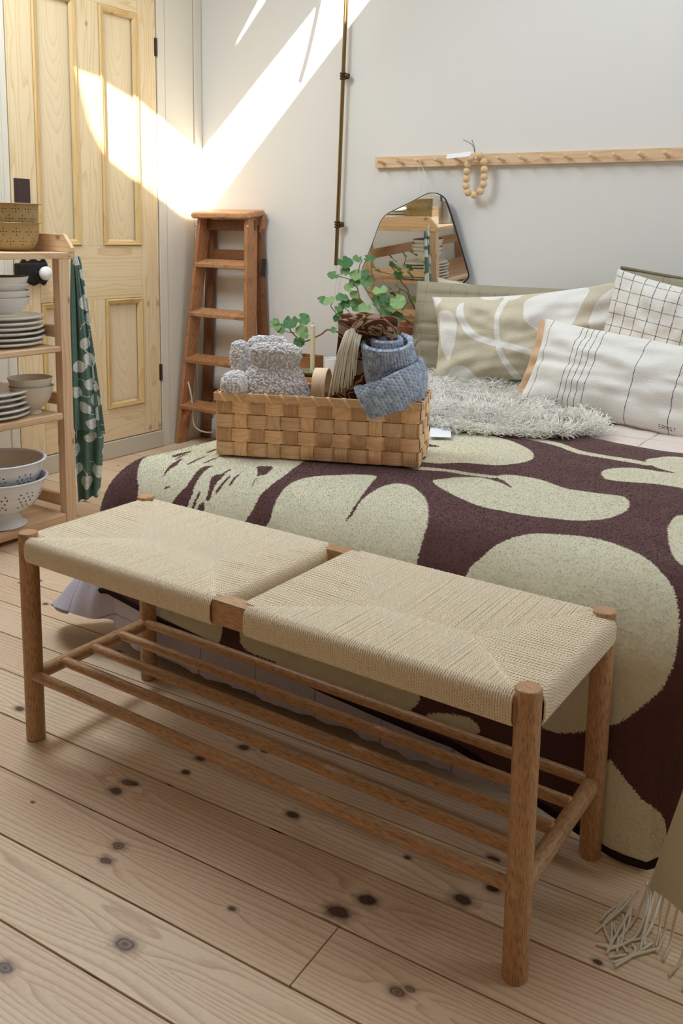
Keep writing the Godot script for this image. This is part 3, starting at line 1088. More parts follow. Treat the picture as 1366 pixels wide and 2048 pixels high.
		if e == 0: tag(part(self, "quilt", qb2, M.quilt, "", false), "stitched grey-lilac quilt hanging out under the brown blanket at the foot", "quilt")
		else: tag(part(self, "bed_linen", qb2, M.bed_linen, "", false), "pale beige stitched bed linen showing between the pillows and brown blanket", "bed linen")

	nu = 150
	nv = 130
	pts = PackedVector3Array()
	uv = PackedVector2Array()
	for i in nu:
		var a := -1.11 + 1.85 * i / (nu - 1.0)
		for k in nv:
			var be := lerp_list([-1.11, -0.3, -1.06, -0.16, -1.0, -0.07, -0.9, 0.0, -0.8, 0.04, -0.57, 0.07, -0.255, 0.095, 0.02, 0.105, 0.255, 0.12, 0.46, 0.17, 0.6, 0.212, 0.66, 0.2, 0.74, 0.17], a)
			var b0 := -1.24 - 0.02 * sin(a * 7.0) - 0.015 * sin(a * 17.0)
			var bb := b0 + (be - b0) * k / (nv - 1.0)
			var q := drape(a, bb, 0.48, 0.16, 0.05)
			var low := clampf((0.36 - q.y) / 0.3, 0, 1)
			var wv := 0.004 * nz.get_noise_2d(a * 90.0, bb * 90.0)
			q.y += wv * (1.0 - low)
			q.z += low * (0.006 * sin(a * 13.0 + 1.0) + wv * 1.5)
			pts.append(q)
			uv.append(Vector2((a + 1.25) / 2.3, (bb + 1.6) / 1.95))
	var bo := thing("wool_blanket", "fluffy brown wool blanket with large cream leaf shapes over the bed", "blanket", Vector3(-0.03, 0.48, -0.7))
	b = MB.new()
	b.sheet(pts, nu, nv, uv, 0.009, -1.0)
	var cloth := part(bo, "blanket_cloth", b, bm)
	# raised nap of the wool, each hair in the colour under it
	var nap := mat("nap", Color.WHITE, 1.0)
	nap.vertex_color_use_as_albedo = true
	nap.metallic_specular = 0.1
	var tfs := []
	var cols := []
	for n in 120000:
		var i := 1 + rng.randi() % (nu - 3)
		var k := 2 + int(pow(rng.randf(), 0.75) * (nv - 5))
		var fu := rng.randf()
		var fv := rng.randf()
		var p := pts[i * nv + k].lerp(pts[(i + 1) * nv + k], fu).lerp(pts[i * nv + k + 1].lerp(pts[(i + 1) * nv + k + 1], fu), fv)
		var nn := b.n[i * nv + k] + Vector3(rng.randf() - 0.5, rng.randf() - 0.5, rng.randf() - 0.5) * 2.2
		var u := uv[i * nv + k].lerp(uv[(i + 1) * nv + k], fu).lerp(uv[i * nv + k + 1].lerp(uv[(i + 1) * nv + k + 1], fu), fv)
		var on := mask[clampi(int(u.y * h), 0, h - 1) * w + clampi(int(u.x * w), 0, w - 1)] > 128
		var g := rng.randf_range(0.75, 1.05)
		tfs.append(Transform3D(Basis(Quaternion(Vector3.UP, nn.normalized())).scaled(Vector3.ONE * rng.randf_range(0.6, 1.2)), p))
		cols.append(Color(0.80 * g, 0.75 * g, 0.58 * g) if on else Color(0.145 * g, 0.075 * g, 0.068 * g))
	var hair := MB.new()
	hair.tube(PackedVector3Array([Vector3.ZERO, Vector3(0.0009, 0.0016, 0), Vector3(0.0028, 0.0024, 0.001)]), PackedFloat32Array([0.00036, 0.00032, 0.0001]), 3, Vector2.ZERO, false)
	scatter(cloth, "nap", hair.mesh(), nap, tfs, cols)
	# whipped dark hem along the foot
	var hp := PackedVector3Array()
	for i in nu: hp.append(pts[i * nv + nv - 1] + Vector3(0, 0.001, 0))
	b = MB.new()
	b.tube(hp, ff(0.0065), 7)
	part(cloth, "hem", b, M.blanket_edge)
	# the corner turned out at the right, pale side up
	nu = 24
	nv = 30
	pts = PackedVector3Array()
	uv = PackedVector2Array()
	for i in nu:
		var s := i / (nu - 1.0)
		for k in nv:
			var y := 1.0 - k / (nv - 1.0)
			var l := Vector3(lerpf(0.664, 0.735, y), 0.03 + 0.33 * y, lerpf(-0.085, -0.15, y * y))
			var r := Vector3(0.99, 0.04 + 0.34 * y, lerpf(0.0, -0.26, y))
			var q := l.lerp(r, s)
			q.z += 0.05 * sin(s * PI) * (1.0 - 0.5 * y) - 0.012 * (1.0 - s) * (1.0 - s)
			q.y += 0.025 * s * (1.0 - y) + 0.012 * sin(s * 9.0) * (1.0 - y)
			pts.append(q)
			uv.append(Vector2(s, y))
	b = MB.new()
	b.sheet(pts, nu, nv, uv, 0.011, -1.0)
	var corner := part(bo, "turned_corner", b, cm, "cream underside of the turned-out corner")
	# fringe: some strands lie on the floor, some hang from the turned corner
	var lie := [
		[0.651, -0.086, 0.638, -0.052, 0.626, -0.023, 0.616, 0.014], [0.642, -0.076, 0.630, -0.043, 0.622, -0.011, 0.637, 0.015, 0.644, 0.020],
		[0.650, -0.078, 0.648, -0.042, 0.645, 0.009, 0.645, 0.038], [0.631, -0.020, 0.642, 0.015, 0.645, 0.044], [0.634, -0.019, 0.648, 0.004, 0.671, 0.026],
		[0.642, -0.041, 0.651, -0.018, 0.655, 0.019, 0.626, 0.035], [0.648, -0.062, 0.655, -0.026, 0.651, 0.008, 0.657, 0.033],
		[0.659, -0.105, 0.671, -0.071, 0.672, -0.019, 0.660, 0.015, 0.645, 0.034], [0.666, -0.110, 0.675, -0.064, 0.685, 0.011],
		[0.672, -0.118, 0.676, -0.075, 0.681, -0.031, 0.688, -0.001], [0.678, -0.122, 0.685, -0.091, 0.684, -0.027, 0.661, 0.005],
		[0.625, 0.035, 0.639, 0.033, 0.645, 0.032], [0.650, 0.049, 0.661, 0.039, 0.671, 0.031], [0.659, 0.056, 0.681, 0.023, 0.707, -0.009],
		[0.663, 0.062, 0.678, 0.028, 0.696, -0.015], [0.615, -0.012, 0.621, -0.037, 0.640, -0.067], [0.671, 0.005, 0.679, 0.018, 0.664, 0.058]]
	for q in lie:
		var p := PackedVector3Array()
		for k in range(0, q.size(), 2):
			var lift := 0.0
			if q[k + 1] < -0.03: lift = (-0.03 - q[k + 1]) * 0.35
			p.append(Vector3(q[k], 0.0035 + lift + 0.002 * rng.randf(), q[k + 1]))
		b = MB.new()
		b.tube(curve3(p, 4), ff(0.0021), 6)
		part(corner, "fringe_strand", b, M.fringe_white)
	for k in 15:
		var s := 0.02 + k * 0.062 + 0.02 * rng.randf()
		var top := pts[int(s * (nu - 1)) * nv + nv - 1] + Vector3(0, 0.002, -0.003)
		var dz := rng.randf_range(0.02, 0.05)
		var dx := rng.randf_range(-0.01, 0.014)
		b = MB.new()
		b.tube(curve3(PackedVector3Array([top, top + Vector3(dx * 0.5, -0.015, dz * 0.5), Vector3(top.x + dx, 0.007, top.z + dz), Vector3(top.x + dx * 2.0, 0.0035, top.z + dz + 0.035)]), 4), ff(0.0021), 6)
		part(corner, "fringe_strand", b, M.fringe)


# ---------------------------------------------------------------- pillows
func cushion(t: Node3D, w: float, h: float, th: float, mf: Material, mb: Material, sd: float, pinch := 0.05, quilt := 0.0, rough := 1.0) -> void:
	var nu := 80
	var nv := 56
	var halves := []
	for s in [1.0, -1.0]:
		var pts := PackedVector3Array()
		var uv := PackedVector2Array()
		for i in nu:
			var u := -1.0 + 2.0 * i / (nu - 1.0)
			for k in nv:
				var v := -1.0 + 2.0 * k / (nv - 1.0)
				var x := w * 0.5 * u * (1.0 - pinch * (1.0 - v * v))
				var y := h * 0.5 * v * (1.0 - pinch * 1.4 * (1.0 - u * u))
				var f := pow(maxf(0.0, 1.0 - pow(absf(u), 2.6)), 0.55) * pow(maxf(0.0, 1.0 - pow(absf(v), 2.6)), 0.55)
				var wr := nz.get_noise_2d(u * 30.0 + sd, v * 30.0 - sd) * 0.016 * rough * minf(1.0, f * 2.0)
				# creases drawn in to the corners
				wr += 0.012 * rough * (1.0 - f) * sin(atan2(v, u) * 14.0 + sd) * f * 1.6
				var z := th * 0.5 * f + wr
				if quilt > 0.0:
					var gx := absf(fmod(absf(x + 0.03 * v + 0.02 * sin(v * 2.0)) / quilt + 0.31, 1.0) - 0.5)
					var gy := absf(fmod(absf(y) / quilt + 0.22, 1.0) - 0.5)
					z -= 0.016 * (exp(-gx * gx * 260.0) + exp(-gy * gy * 260.0)) * f
				pts.append(Vector3(x, y, s * maxf(z, 0.0005)))
				uv.append(Vector2(u * 0.5 + 0.5, 0.5 - v * 0.5))
		var b := MB.new()
		b.grid(pts, nu, nv, uv, s)
		halves.append(b)
	part(t, "cover_front", halves[0], mf, "", false)
	part(t, "cover_back", halves[1], mb, "", false)


func place(t: Node3D, at: Vector3, right: Vector3, up: Vector3) -> void:
	var r := right.normalized()
	var n := r.cross(up).normalized()
	t.transform = Transform3D(Basis(r, n.cross(r), n), at)


func pillow_print(w: int, h: int, base: Color, ink: Color, shapes: Array, lines: Array, soft := 0.0) -> ImageTexture:
	var mask := PackedByteArray()
	mask.resize(w * h)
	for q in shapes:
		var pl := PackedVector2Array()
		for k in range(0, q.size(), 2): pl.append(Vector2(q[k] * w, q[k + 1] * h))
		fill(mask, w, h, smooth(pl, 6), 255)
	for q in lines:
		var pl := PackedVector2Array()
		for k in range(1, q.size(), 2): pl.append(Vector2(q[k] * w, q[k + 1] * h))
		line(mask, w, h, pl, q[0], 255)
	return tex(w, h, func(j: int) -> PackedByteArray:
		var a := PackedByteArray()
		a.resize(w * 3)
		for k in w:
			var g := nf.get_noise_2d(k * 0.12, j * 2.0) * 0.5 + nf.get_noise_2d(k * 2.0, j * 0.12) * 0.5
			var c := base * (1.0 + 0.05 * g)
			if mask[j * w + k] > 128 and (soft <= 0.0 or nf.get_noise_2d(k * 1.3, j * 1.3) > soft - 1.0): c = ink * (1.0 + 0.03 * g)
			put(a, k * 3, c)
		return a)


func pillows() -> void:
	var weave := M.olive.heightmap_texture as Texture2D
	var t := thing("cushion", "plain beige cushion corner peeping out above the long olive bolster", "cushion")
	cushion(t, 0.42, 0.42, 0.09, M.beige_cloth, M.beige_cloth, 4.0)
	place(t, Vector3(-0.66, 0.665, -2.062), Vector3(1, -0.05, 0), Vector3(0, 1, -0.05))
	t = thing("bolster", "long olive quilted bolster against the wall left of the grid cushion", "pillow")
	cushion(t, 0.93, 0.43, 0.22, M.olive, M.olive, 9.0, 0.02, 0.125, 0.6)
	place(t, Vector3(-0.47, 0.66, -1.985), Vector3(1, 0.008, 0.03), Vector3(0, 1, -0.16))
	t = thing("bolster", "olive piped pillow behind the white grid cushion at the right", "pillow")
	cushion(t, 0.78, 0.50, 0.16, M.olive, M.olive, 19.0, 0.035, 0.14, 0.8)
	place(t, Vector3(0.30, 0.675, -2.0), Vector3(1, -0.09, 0.02), Vector3(0.0, 1, -0.1))
	var pb := MB.new()
	var pp := PackedVector3Array()
	for k in 41:
		var u := -1.0 + 2.0 * k / 40.0
		pp.append(Vector3(0.39 * u, 0.25 * (1.0 - 0.049 * (1.0 - u * u)), 0.004))
	pb.tube(pp, ff(0.006), 8)
	part(t, "piping", pb, M.olive_pipe, "", false)

	# long printed cushion: white cut-out shapes and ribbons on beige linen
	var shapes := [
		[0.03, 0.2, 0.1, 0.17, 0.15, 0.24, 0.155, 0.42, 0.13, 0.6, 0.1, 0.72, 0.06, 0.62, 0.03, 0.42],
		[0.08, 0.98, 0.13, 0.83, 0.19, 0.8, 0.25, 0.88, 0.28, 1.02, 0.1, 1.04],
		[0.28, -0.02, 0.4, -0.02, 0.38, 0.05, 0.31, 0.04], [0.41, 0.0, 0.52, -0.02, 0.5, 0.06, 0.44, 0.07],
		[0.55, 0.1, 0.6, 0.03, 0.72, 0.0, 0.84, 0.02, 0.85, 0.16, 0.82, 0.36, 0.78, 0.52, 0.72, 0.42, 0.64, 0.46, 0.57, 0.36, 0.545, 0.2],
		[0.9, 0.25, 0.95, 0.08, 1.02, 0.05, 1.02, 0.5, 0.93, 0.56, 0.89, 0.42],
		[0.42, 0.05, 0.45, 0.05, 0.425, 0.2, 0.42, 0.38, 0.425, 0.55, 0.45, 0.72, 0.5, 0.9, 0.53, 1.02, 0.49, 1.02, 0.45, 0.88, 0.41, 0.7, 0.39, 0.5, 0.39, 0.3, 0.4, 0.15],
		[0.17, 0.12, 0.2, 0.08, 0.205, 0.2, 0.23, 0.34, 0.29, 0.46, 0.38, 0.53, 0.5, 0.6, 0.62, 0.68, 0.72, 0.72, 0.72, 0.78, 0.6, 0.74, 0.46, 0.65, 0.34, 0.58, 0.25, 0.5, 0.19, 0.38, 0.165, 0.24],
		[-0.02, 0.02, 0.06, 0.02, 0.03, 0.12, -0.02, 0.15]]
	mat("printed_linen", Color.WHITE, 0.9, pillow_print(768, 320, rgb(214, 204, 180), rgb(240, 238, 232), shapes, []), Vector3.ONE, weave, 0.12)
	t = thing("cushion", "long beige linen cushion with white cut-out shapes and crossing white ribbons", "cushion")
	cushion(t, 0.77, 0.365, 0.15, M.printed_linen, M.beige_cloth, 30.0, 0.085)
	place(t, Vector3(-0.365, 0.69, -1.845), Vector3(1, 0.13, -0.02), Vector3(-0.1, 1, -0.2))

	var grid_lines := []
	for k in 12:
		var q := 0.05 + k * 0.086
		grid_lines.append([1.3, q, -0.02, q + 0.01, 0.5, q, 1.02])
		grid_lines.append([1.1, -0.02, q, 1.02, q])
	mat("grid_linen", Color.WHITE, 0.9, pillow_print(512, 512, rgb(235, 231, 222), rgb(44, 44, 52), [], grid_lines, 0.75), Vector3.ONE, weave, 0.12)
	t = thing("cushion", "square white cushion with thin dark grid lines, tallest at the right", "cushion")
	cushion(t, 0.5, 0.5, 0.15, M.grid_linen, M.beige_cloth, 41.0, 0.05)
	place(t, Vector3(0.185, 0.675, -1.82), Vector3(1, -0.17, -0.05), Vector3(0.17, 1, -0.2))

	var sl := []
	for q in [0.047, 0.197, 0.223, 0.25, 0.278, 0.31, 0.5, 0.68, 0.87, 0.9, 0.93]: sl.append([1.6, q, -0.02, q + 0.004, 0.4, q, 1.02])
	# the small stitched word beside the middle stripe
	var gl := {"E": [[1, 0, 0, 0, 0, 1, 1, 1], [0, 0.5, 0.8, 0.5]], "R": [[0, 1, 0, 0, 0.8, 0, 1, 0.25, 0.8, 0.5, 0, 0.5], [0.4, 0.5, 1, 1]], "N": [[0, 1, 0, 0, 1, 1, 1, 0]], "S": [[1, 0.1, 0.5, 0, 0.05, 0.2, 0.3, 0.45, 0.75, 0.55, 1, 0.8, 0.5, 1, 0, 0.9]], "T": [[0, 0, 1, 0], [0.5, 0, 0.5, 1]]}
	var cx := 0.644
	for ch in "ERNST":
		for st in gl[ch]:
			var q := [1.0]
			for k in range(0, st.size(), 2):
				q.append(cx + st[k] * 0.0095)
				q.append(0.925 + st[k + 1] * 0.03)
			sl.append(q)
		cx += 0.0145
	mat("striped_linen", Color.WHITE, 0.9, pillow_print(1280, 512, rgb(238, 235, 228), rgb(48, 46, 56), [], sl, 0.0), Vector3.ONE, weave, 0.12)
	t = thing("cushion", "white striped lumbar cushion with a stitched name on its lower edge", "cushion")
	cushion(t, 0.80, 0.315, 0.17, M.striped_linen, M.peach, 55.0, 0.05)
	place(t, Vector3(0.16, 0.604, -1.60), Vector3(1, -0.085, 0.1), Vector3(0.1, 1, -0.45))
	t = thing("cushion", "peach cushion showing only its left edge behind the striped cushion", "cushion")
	cushion(t, 0.74, 0.30, 0.12, M.peach, M.peach, 65.0, 0.04)
	place(t, Vector3(0.088, 0.604, -1.66), Vector3(1, -0.085, 0.1), Vector3(0.1, 1, -0.45))


# ---------------------------------------------------------------- sheepskin
func strand(l: float, r: float, curl: float) -> MB:
	var b := MB.new()
	var p := PackedVector3Array()
	var rr := PackedFloat32Array()
	for k in 7:
		var s := k / 6.0
		p.append(Vector3(curl * sin(s * 5.0) * 0.5 + 0.35 * l * s * s, l * s * (1.0 - 0.25 * s), curl * (1.0 - cos(s * 5.0)) * 0.5))
		rr.append(r * (1.0 - 0.75 * s))
	b.tube(p, rr, 4, Vector2.ZERO, false)
	return b


func scatter(par: Node3D, called: String, m: Mesh, mt: Material, tfs: Array, cols: Array) -> void:
	var mm := MultiMesh.new()
	mm.transform_format = MultiMesh.TRANSFORM_3D
	mm.use_colors = true
	mm.mesh = m
	mm.instance_count = tfs.size()
	for k in tfs.size():
		mm.set_instance_transform(k, tfs[k])
		mm.set_instance_color(k, cols[k])
	var o := MultiMeshInstance3D.new()
	o.multimesh = mm
	o.material_override = mt
	o.name = called
	o.set_meta("kind", "stuff")
	par.add_child(o, true)


func sheepskin() -> void:
	var t := thing("sheepskin", "shaggy cream sheepskin spread over the bed before the cushions", "sheepskin", Vector3(-0.35, 0.49, -1.5))
	var out := pv([-0.34, -1.09, -0.09, -1.12, 0.05, -1.23, 0.11, -1.36, -0.02, -1.52, -0.15, -1.68, -0.3, -1.85, -0.66, -1.93, -0.83, -1.82, -0.74, -1.48, -0.52, -1.16])
	out = smooth(out, 6)
	var b := MB.new()
	var rev := PackedVector2Array()
	for p in out: rev.append(Vector2(p.x, -p.y))
	b.slab(rev, 0.008, Transform3D(Basis(Vector3.RIGHT, Vector3(0, 0, -1), Vector3.UP), Vector3(0, 0.488, 0)), 0.002)
	mat("hide", rgb(232, 228, 214), 0.95)
	part(t, "hide", b, M.hide)
	var fur := mat("fleece", Color.WHITE, 0.85)
	fur.vertex_color_use_as_albedo = true
	var kinds := [[], [], []]
	var cols := [[], [], []]
	var n := 0
	while n < 13500:
		var p := Vector2(rng.randf_range(-0.9, 0.2), rng.randf_range(-2.0, -0.95))
		if not Geometry2D.is_point_in_polygon(p, out): continue
		# stronger towards the edges, where locks fall outwards
		var lump := nz.get_noise_2d(p.x * 120.0, p.y * 120.0)
		var ang := TAU * nz.get_noise_2d(p.x * 60.0 + 40.0, p.y * 60.0) + rng.randf_range(-0.9, 0.9)
		var near := 1e9
		var to := Vector2.ZERO
		for k in out.size():
			var d := out[k].distance_squared_to(p)
			if d < near:
				near = d
				to = out[k] - p
		var tilt := rng.randf_range(0.45, 1.05)
		if near < 0.0025 and near > 1e-9:
			ang = atan2(-to.y, to.x) + rng.randf_range(-0.6, 0.6)
			tilt = rng.randf_range(0.7, 1.35)
		var bs := Basis(Vector3.UP, ang) * Basis(Vector3.FORWARD, tilt)
		var sc := rng.randf_range(0.75, 1.25) * (1.0 + 0.35 * lump)
		var k := rng.randi() % 3
		kinds[k].append(Transform3D(bs.scaled(Vector3.ONE * sc), Vector3(p.x, 0.490, p.y) - t.position))
		var g := rng.randf_range(0.88, 1.0)
		cols[k].append(Color(1.0 * g, 0.97 * g, 0.89 * g))
		n += 1
	for k in 3: scatter(t, "fleece", strand(0.072, 0.0027, 0.014 + 0.007 * k).mesh(), fur, kinds[k], cols[k])


# ---------------------------------------------------------------- basket
func basket() -> void:
	var t := thing("basket", "rectangular woven wood splint basket on the blanket holding throws and bottles", "basket", Vector3(-0.385, 0.484, -0.634), 0.3997)
	var hw := 0.264
	var hd := 0.098
	var rows := 4
	var rh := 0.0365
	var cols := 12
	var mats := [M.splint, M.splint_dark, M.splint_pale]
	# bands that run right round, over and under the uprights
	for r in rows:
		var path := []
		for side in 4:
			var along := [Vector3(1, 0, 0), Vector3(0, 0, -1), Vector3(-1, 0, 0), Vector3(0, 0, 1)][side] as Vector3
			var outw := [Vector3(0, 0, 1), Vector3(1, 0, 0), Vector3(0, 0, -1), Vector3(-1, 0, 0)][side] as Vector3
			var half := hw if side % 2 == 0 else hd
			var dist := hd if side % 2 == 0 else hw
			var cnt := cols if side % 2 == 0 else 4
			var seg := cnt * 4
			for k in seg + 1:
				var s := -half + 2.0 * half * k / seg
				var ph := PI * (k / 4.0 - 0.5) + PI * r + (PI if side > 1 else 0.0)
				var amp := 0.0042 * clampf((half - absf(s)) / 0.008, 0, 1)
				path.append([along * s + outw * (dist + amp * (cos(ph) if absf(cos(ph)) < 0.75 else signf(cos(ph)) * 0.9)), outw])
		var b := MB.new()
		var y := 0.003 + rh * r
		var pts := PackedVector3Array()
		var uv := PackedVector2Array()
		var l := 0.0
		for k in path.size() + 1:
			var q: Array = path[k % path.size()]
			if k > 0: l += (path[k % path.size()][0] - path[k - 1][0]).length()
			for v in [0.0, 0.12, 0.5, 0.88, 1.0]:
				var bulge := 0.0006 * (1.0 - absf(v - 0.5) * 2.0)
				pts.append(q[0] + q[1] * bulge + Vector3(0, y + (rh - 0.0026) * v, 0))
				uv.append(Vector2(l, v * rh + r * 0.031 + 0.013))
		b.sheet(pts, path.size() + 1, 5, uv, 0.0013, 1.0)
		part(t, "splint_band", b, mats[[0, 2, 0, 2][r]], "", false)
	# uprights
	for side in 4:
		var along := [Vector3(1, 0, 0), Vector3(0, 0, -1), Vector3(-1, 0, 0), Vector3(0, 0, 1)][side] as Vector3
		var outw := [Vector3(0, 0, 1), Vector3(1, 0, 0), Vector3(0, 0, -1), Vector3(-1, 0, 0)][side] as Vector3
		var half := hw if side % 2 == 0 else hd
		var dist := hd if side % 2 == 0 else hw
		var cnt := cols if side % 2 == 0 else 4
		for k in cnt:
			var s := -half + 2.0 * half * (k + 0.5) / cnt
			var wd := 2.0 * half / cnt * (0.8 if k % 2 == 0 else 0.72)
			var pts := PackedVector3Array()
			var uv := PackedVector2Array()
			var steps := rows * 6
			var du := rng.randf()
			for q in steps + 1:
				var y := 0.002 + (rows * rh + 0.01) * q / steps
				var ph := PI * ((y - 0.003) / rh - 0.5) + PI * k + (PI if side > 1 else 0.0)
				# under where the band passes over; the signs oppose the band's
				var c := cos(ph)
				var o := -0.0042 * (c if absf(c) < 0.75 else signf(c) * 0.9)
				if q == 0: o = 0.0
				for v in 3:
					var a := (v - 1) * 0.5 * wd
					pts.append(along * (s + a) + outw * (dist + o + (0.0005 if v == 1 else 0.0)) + Vector3(0, y, 0))
					uv.append(Vector2(y + du, a + 0.02 + 0.045 * k))
			var b := MB.new()
			b.sheet(pts, steps + 1, 3, uv, 0.0013, -1.0)
			part(t, "splint_upright", b, mats[[1, 0, 1, 2][(k * 7 + side) % 4]], "", false)
	# floor of the basket
	var fb := MB.new()
	fb.box(Vector3(0, 0.003, 0), Vector3(hw * 2 - 0.004, 0.004, hd * 2 - 0.004), 0.001)
	part(t, "basket_floor", fb, M.splint_dark, "", false)
	# two rim hoops with lashing between
	for e in 2:
		var d := 0.0045 if e == 0 else -0.0045
		var b := MB.new()
		for side in 4:
			var c := [Vector3(0, 0, hd + d), Vector3(hw + d, 0, 0), Vector3(0, 0, -hd - d), Vector3(-hw - d, 0, 0)][side] as Vector3
			var s := Vector3((hw + d) * 2 + 0.0035, 0.021, 0.0035) if side % 2 == 0 else Vector3(0.0035, 0.021, (hd + d) * 2 + 0.0035)
			b.box(c + Vector3(0, 0.1555, 0), s, 0.001, Basis.IDENTITY, roff())
		part(t, "rim_hoop", b, M.splint if e == 0 else M.splint_dark, "", false)
	for side in 4:
		var along := [Vector3(1, 0, 0), Vector3(0, 0, -1), Vector3(-1, 0, 0), Vector3(0, 0, 1)][side] as Vector3
		var outw := [Vector3(0, 0, 1), Vector3(1, 0, 0), Vector3(0, 0, -1), Vector3(-1, 0, 0)][side] as Vector3
		var half := hw if side % 2 == 0 else hd
		var dist := hd if side % 2 == 0 else hw
		var cnt := 13 if side % 2 == 0 else 4
		for k in cnt:
			var s := -half + 2.0 * half * (k + 0.5) / cnt
			var pts := PackedVector3Array()
			var uv := PackedVector2Array()
			var prof := [[0.143, 0.004], [0.1445, 0.0078], [0.156, 0.0078], [0.167, 0.0068], [0.1685, 0.0], [0.167, -0.0068], [0.146, -0.0078]]
			for q in prof.size():
				for v in 3:
					var a: float = (v - 1) * 0.0042 - 0.018 * (prof[q][0] - 0.155) / 0.024
					pts.append(along * (s + a) + outw * (dist + prof[q][1]) + Vector3(0, prof[q][0], 0))
					uv.append(Vector2(q * 0.01 + k * 0.1, v * 0.004))
			var b := MB.new()
			b.sheet(pts, prof.size(), 3, uv, 0.001, -1.0)
			part(t, "lashing", b, M.splint_pale, "", false)
	# the bent veneer handle inside the back
	var pts := PackedVector3Array()
	var uv := PackedVector2Array()
	for k in 21:
		var an := PI * k / 20.0
		var c := Vector3(-0.02, 0.145 + 0.072 * pow(sin(an), 0.7), -0.045 + 0.045 * cos(an))
		for v in 3:
			pts.append(c + Vector3((v - 1) * 0.018, 0, 0))
			uv.append(Vector2(an * 0.04, v * 0.016))
	var hb := MB.new()
	hb.sheet(pts, 21, 3, uv, 0.0022, 1.0)
	part(t, "handle", hb, M.handle_wood, "pale bent veneer handle", false)


# ---------------------------------------------------------------- what the basket holds
# rings of [centre, half width, half depth] up a form; returns points for curls as well
func loft(b: MB, rings: Array, seg: int, wob: float, sd: float) -> PackedVector3Array:
	var pts := PackedVector3Array()
	var uv := PackedVector2Array()
	for k in rings.size():
		var c: Vector3 = rings[k][0]
		for s in seg + 1:
			var an := TAU * (s % seg) / seg
			var ca := signf(cos(an)) * pow(absf(cos(an)), 0.8)
			var sa := signf(sin(an)) * pow(absf(sin(an)), 0.8)
			var w := 1.0 + wob * nz.get_noise_2d(cos(an) * 40.0 + sd, sin(an) * 40.0 + k * 14.0)
			pts.append(c + Vector3(ca * rings[k][1] * w, 0, sa * rings[k][2] * w))
			uv.append(Vector2(float(s) / seg, float(k) / rings.size()))
	b.grid(pts, rings.size(), seg + 1, uv, 1.0, true)
	return pts


func curls(t: Node3D, b: MB, count: int, size: float) -> void:
	var tfs := []
	var cols := []
	var tris := b.i.size() / 3
	var area := PackedFloat32Array()
	var tot := 0.0
	for k in tris:
		tot += (b.v[b.i[k * 3 + 1]] - b.v[b.i[k * 3]]).cross(b.v[b.i[k * 3 + 2]] - b.v[b.i[k * 3]]).length()
		area.append(tot)
	for n in count:
		var k := area.bsearch(rng.randf() * tot)
		k = mini(k, tris - 1)
		var u := rng.randf()
		var v := rng.randf()
		if u + v > 1.0:
			u = 1.0 - u
			v = 1.0 - v
		var p := b.v[b.i[k * 3]] * (1.0 - u - v) + b.v[b.i[k * 3 + 1]] * u + b.v[b.i[k * 3 + 2]] * v
		var nn := b.n[b.i[k * 3]]
		var s := size * rng.randf_range(0.7, 1.35)
		tfs.append(Transform3D(Basis(Quaternion(Vector3.UP, nn)).scaled(Vector3(s, s * rng.randf_range(0.8, 1.15), s)), p + nn * s * 0.4))
		var g := rng.randf_range(0.78, 1.0)
		cols.append(Color(0.86 * g, 0.83 * g, 0.82 * g))
	var sm := SphereMesh.new()
	sm.radius = 1.0
	sm.height = 2.0
	sm.radial_segments = 7
	sm.rings = 4
	scatter(t, "curls", sm, M.curl, tfs, cols)


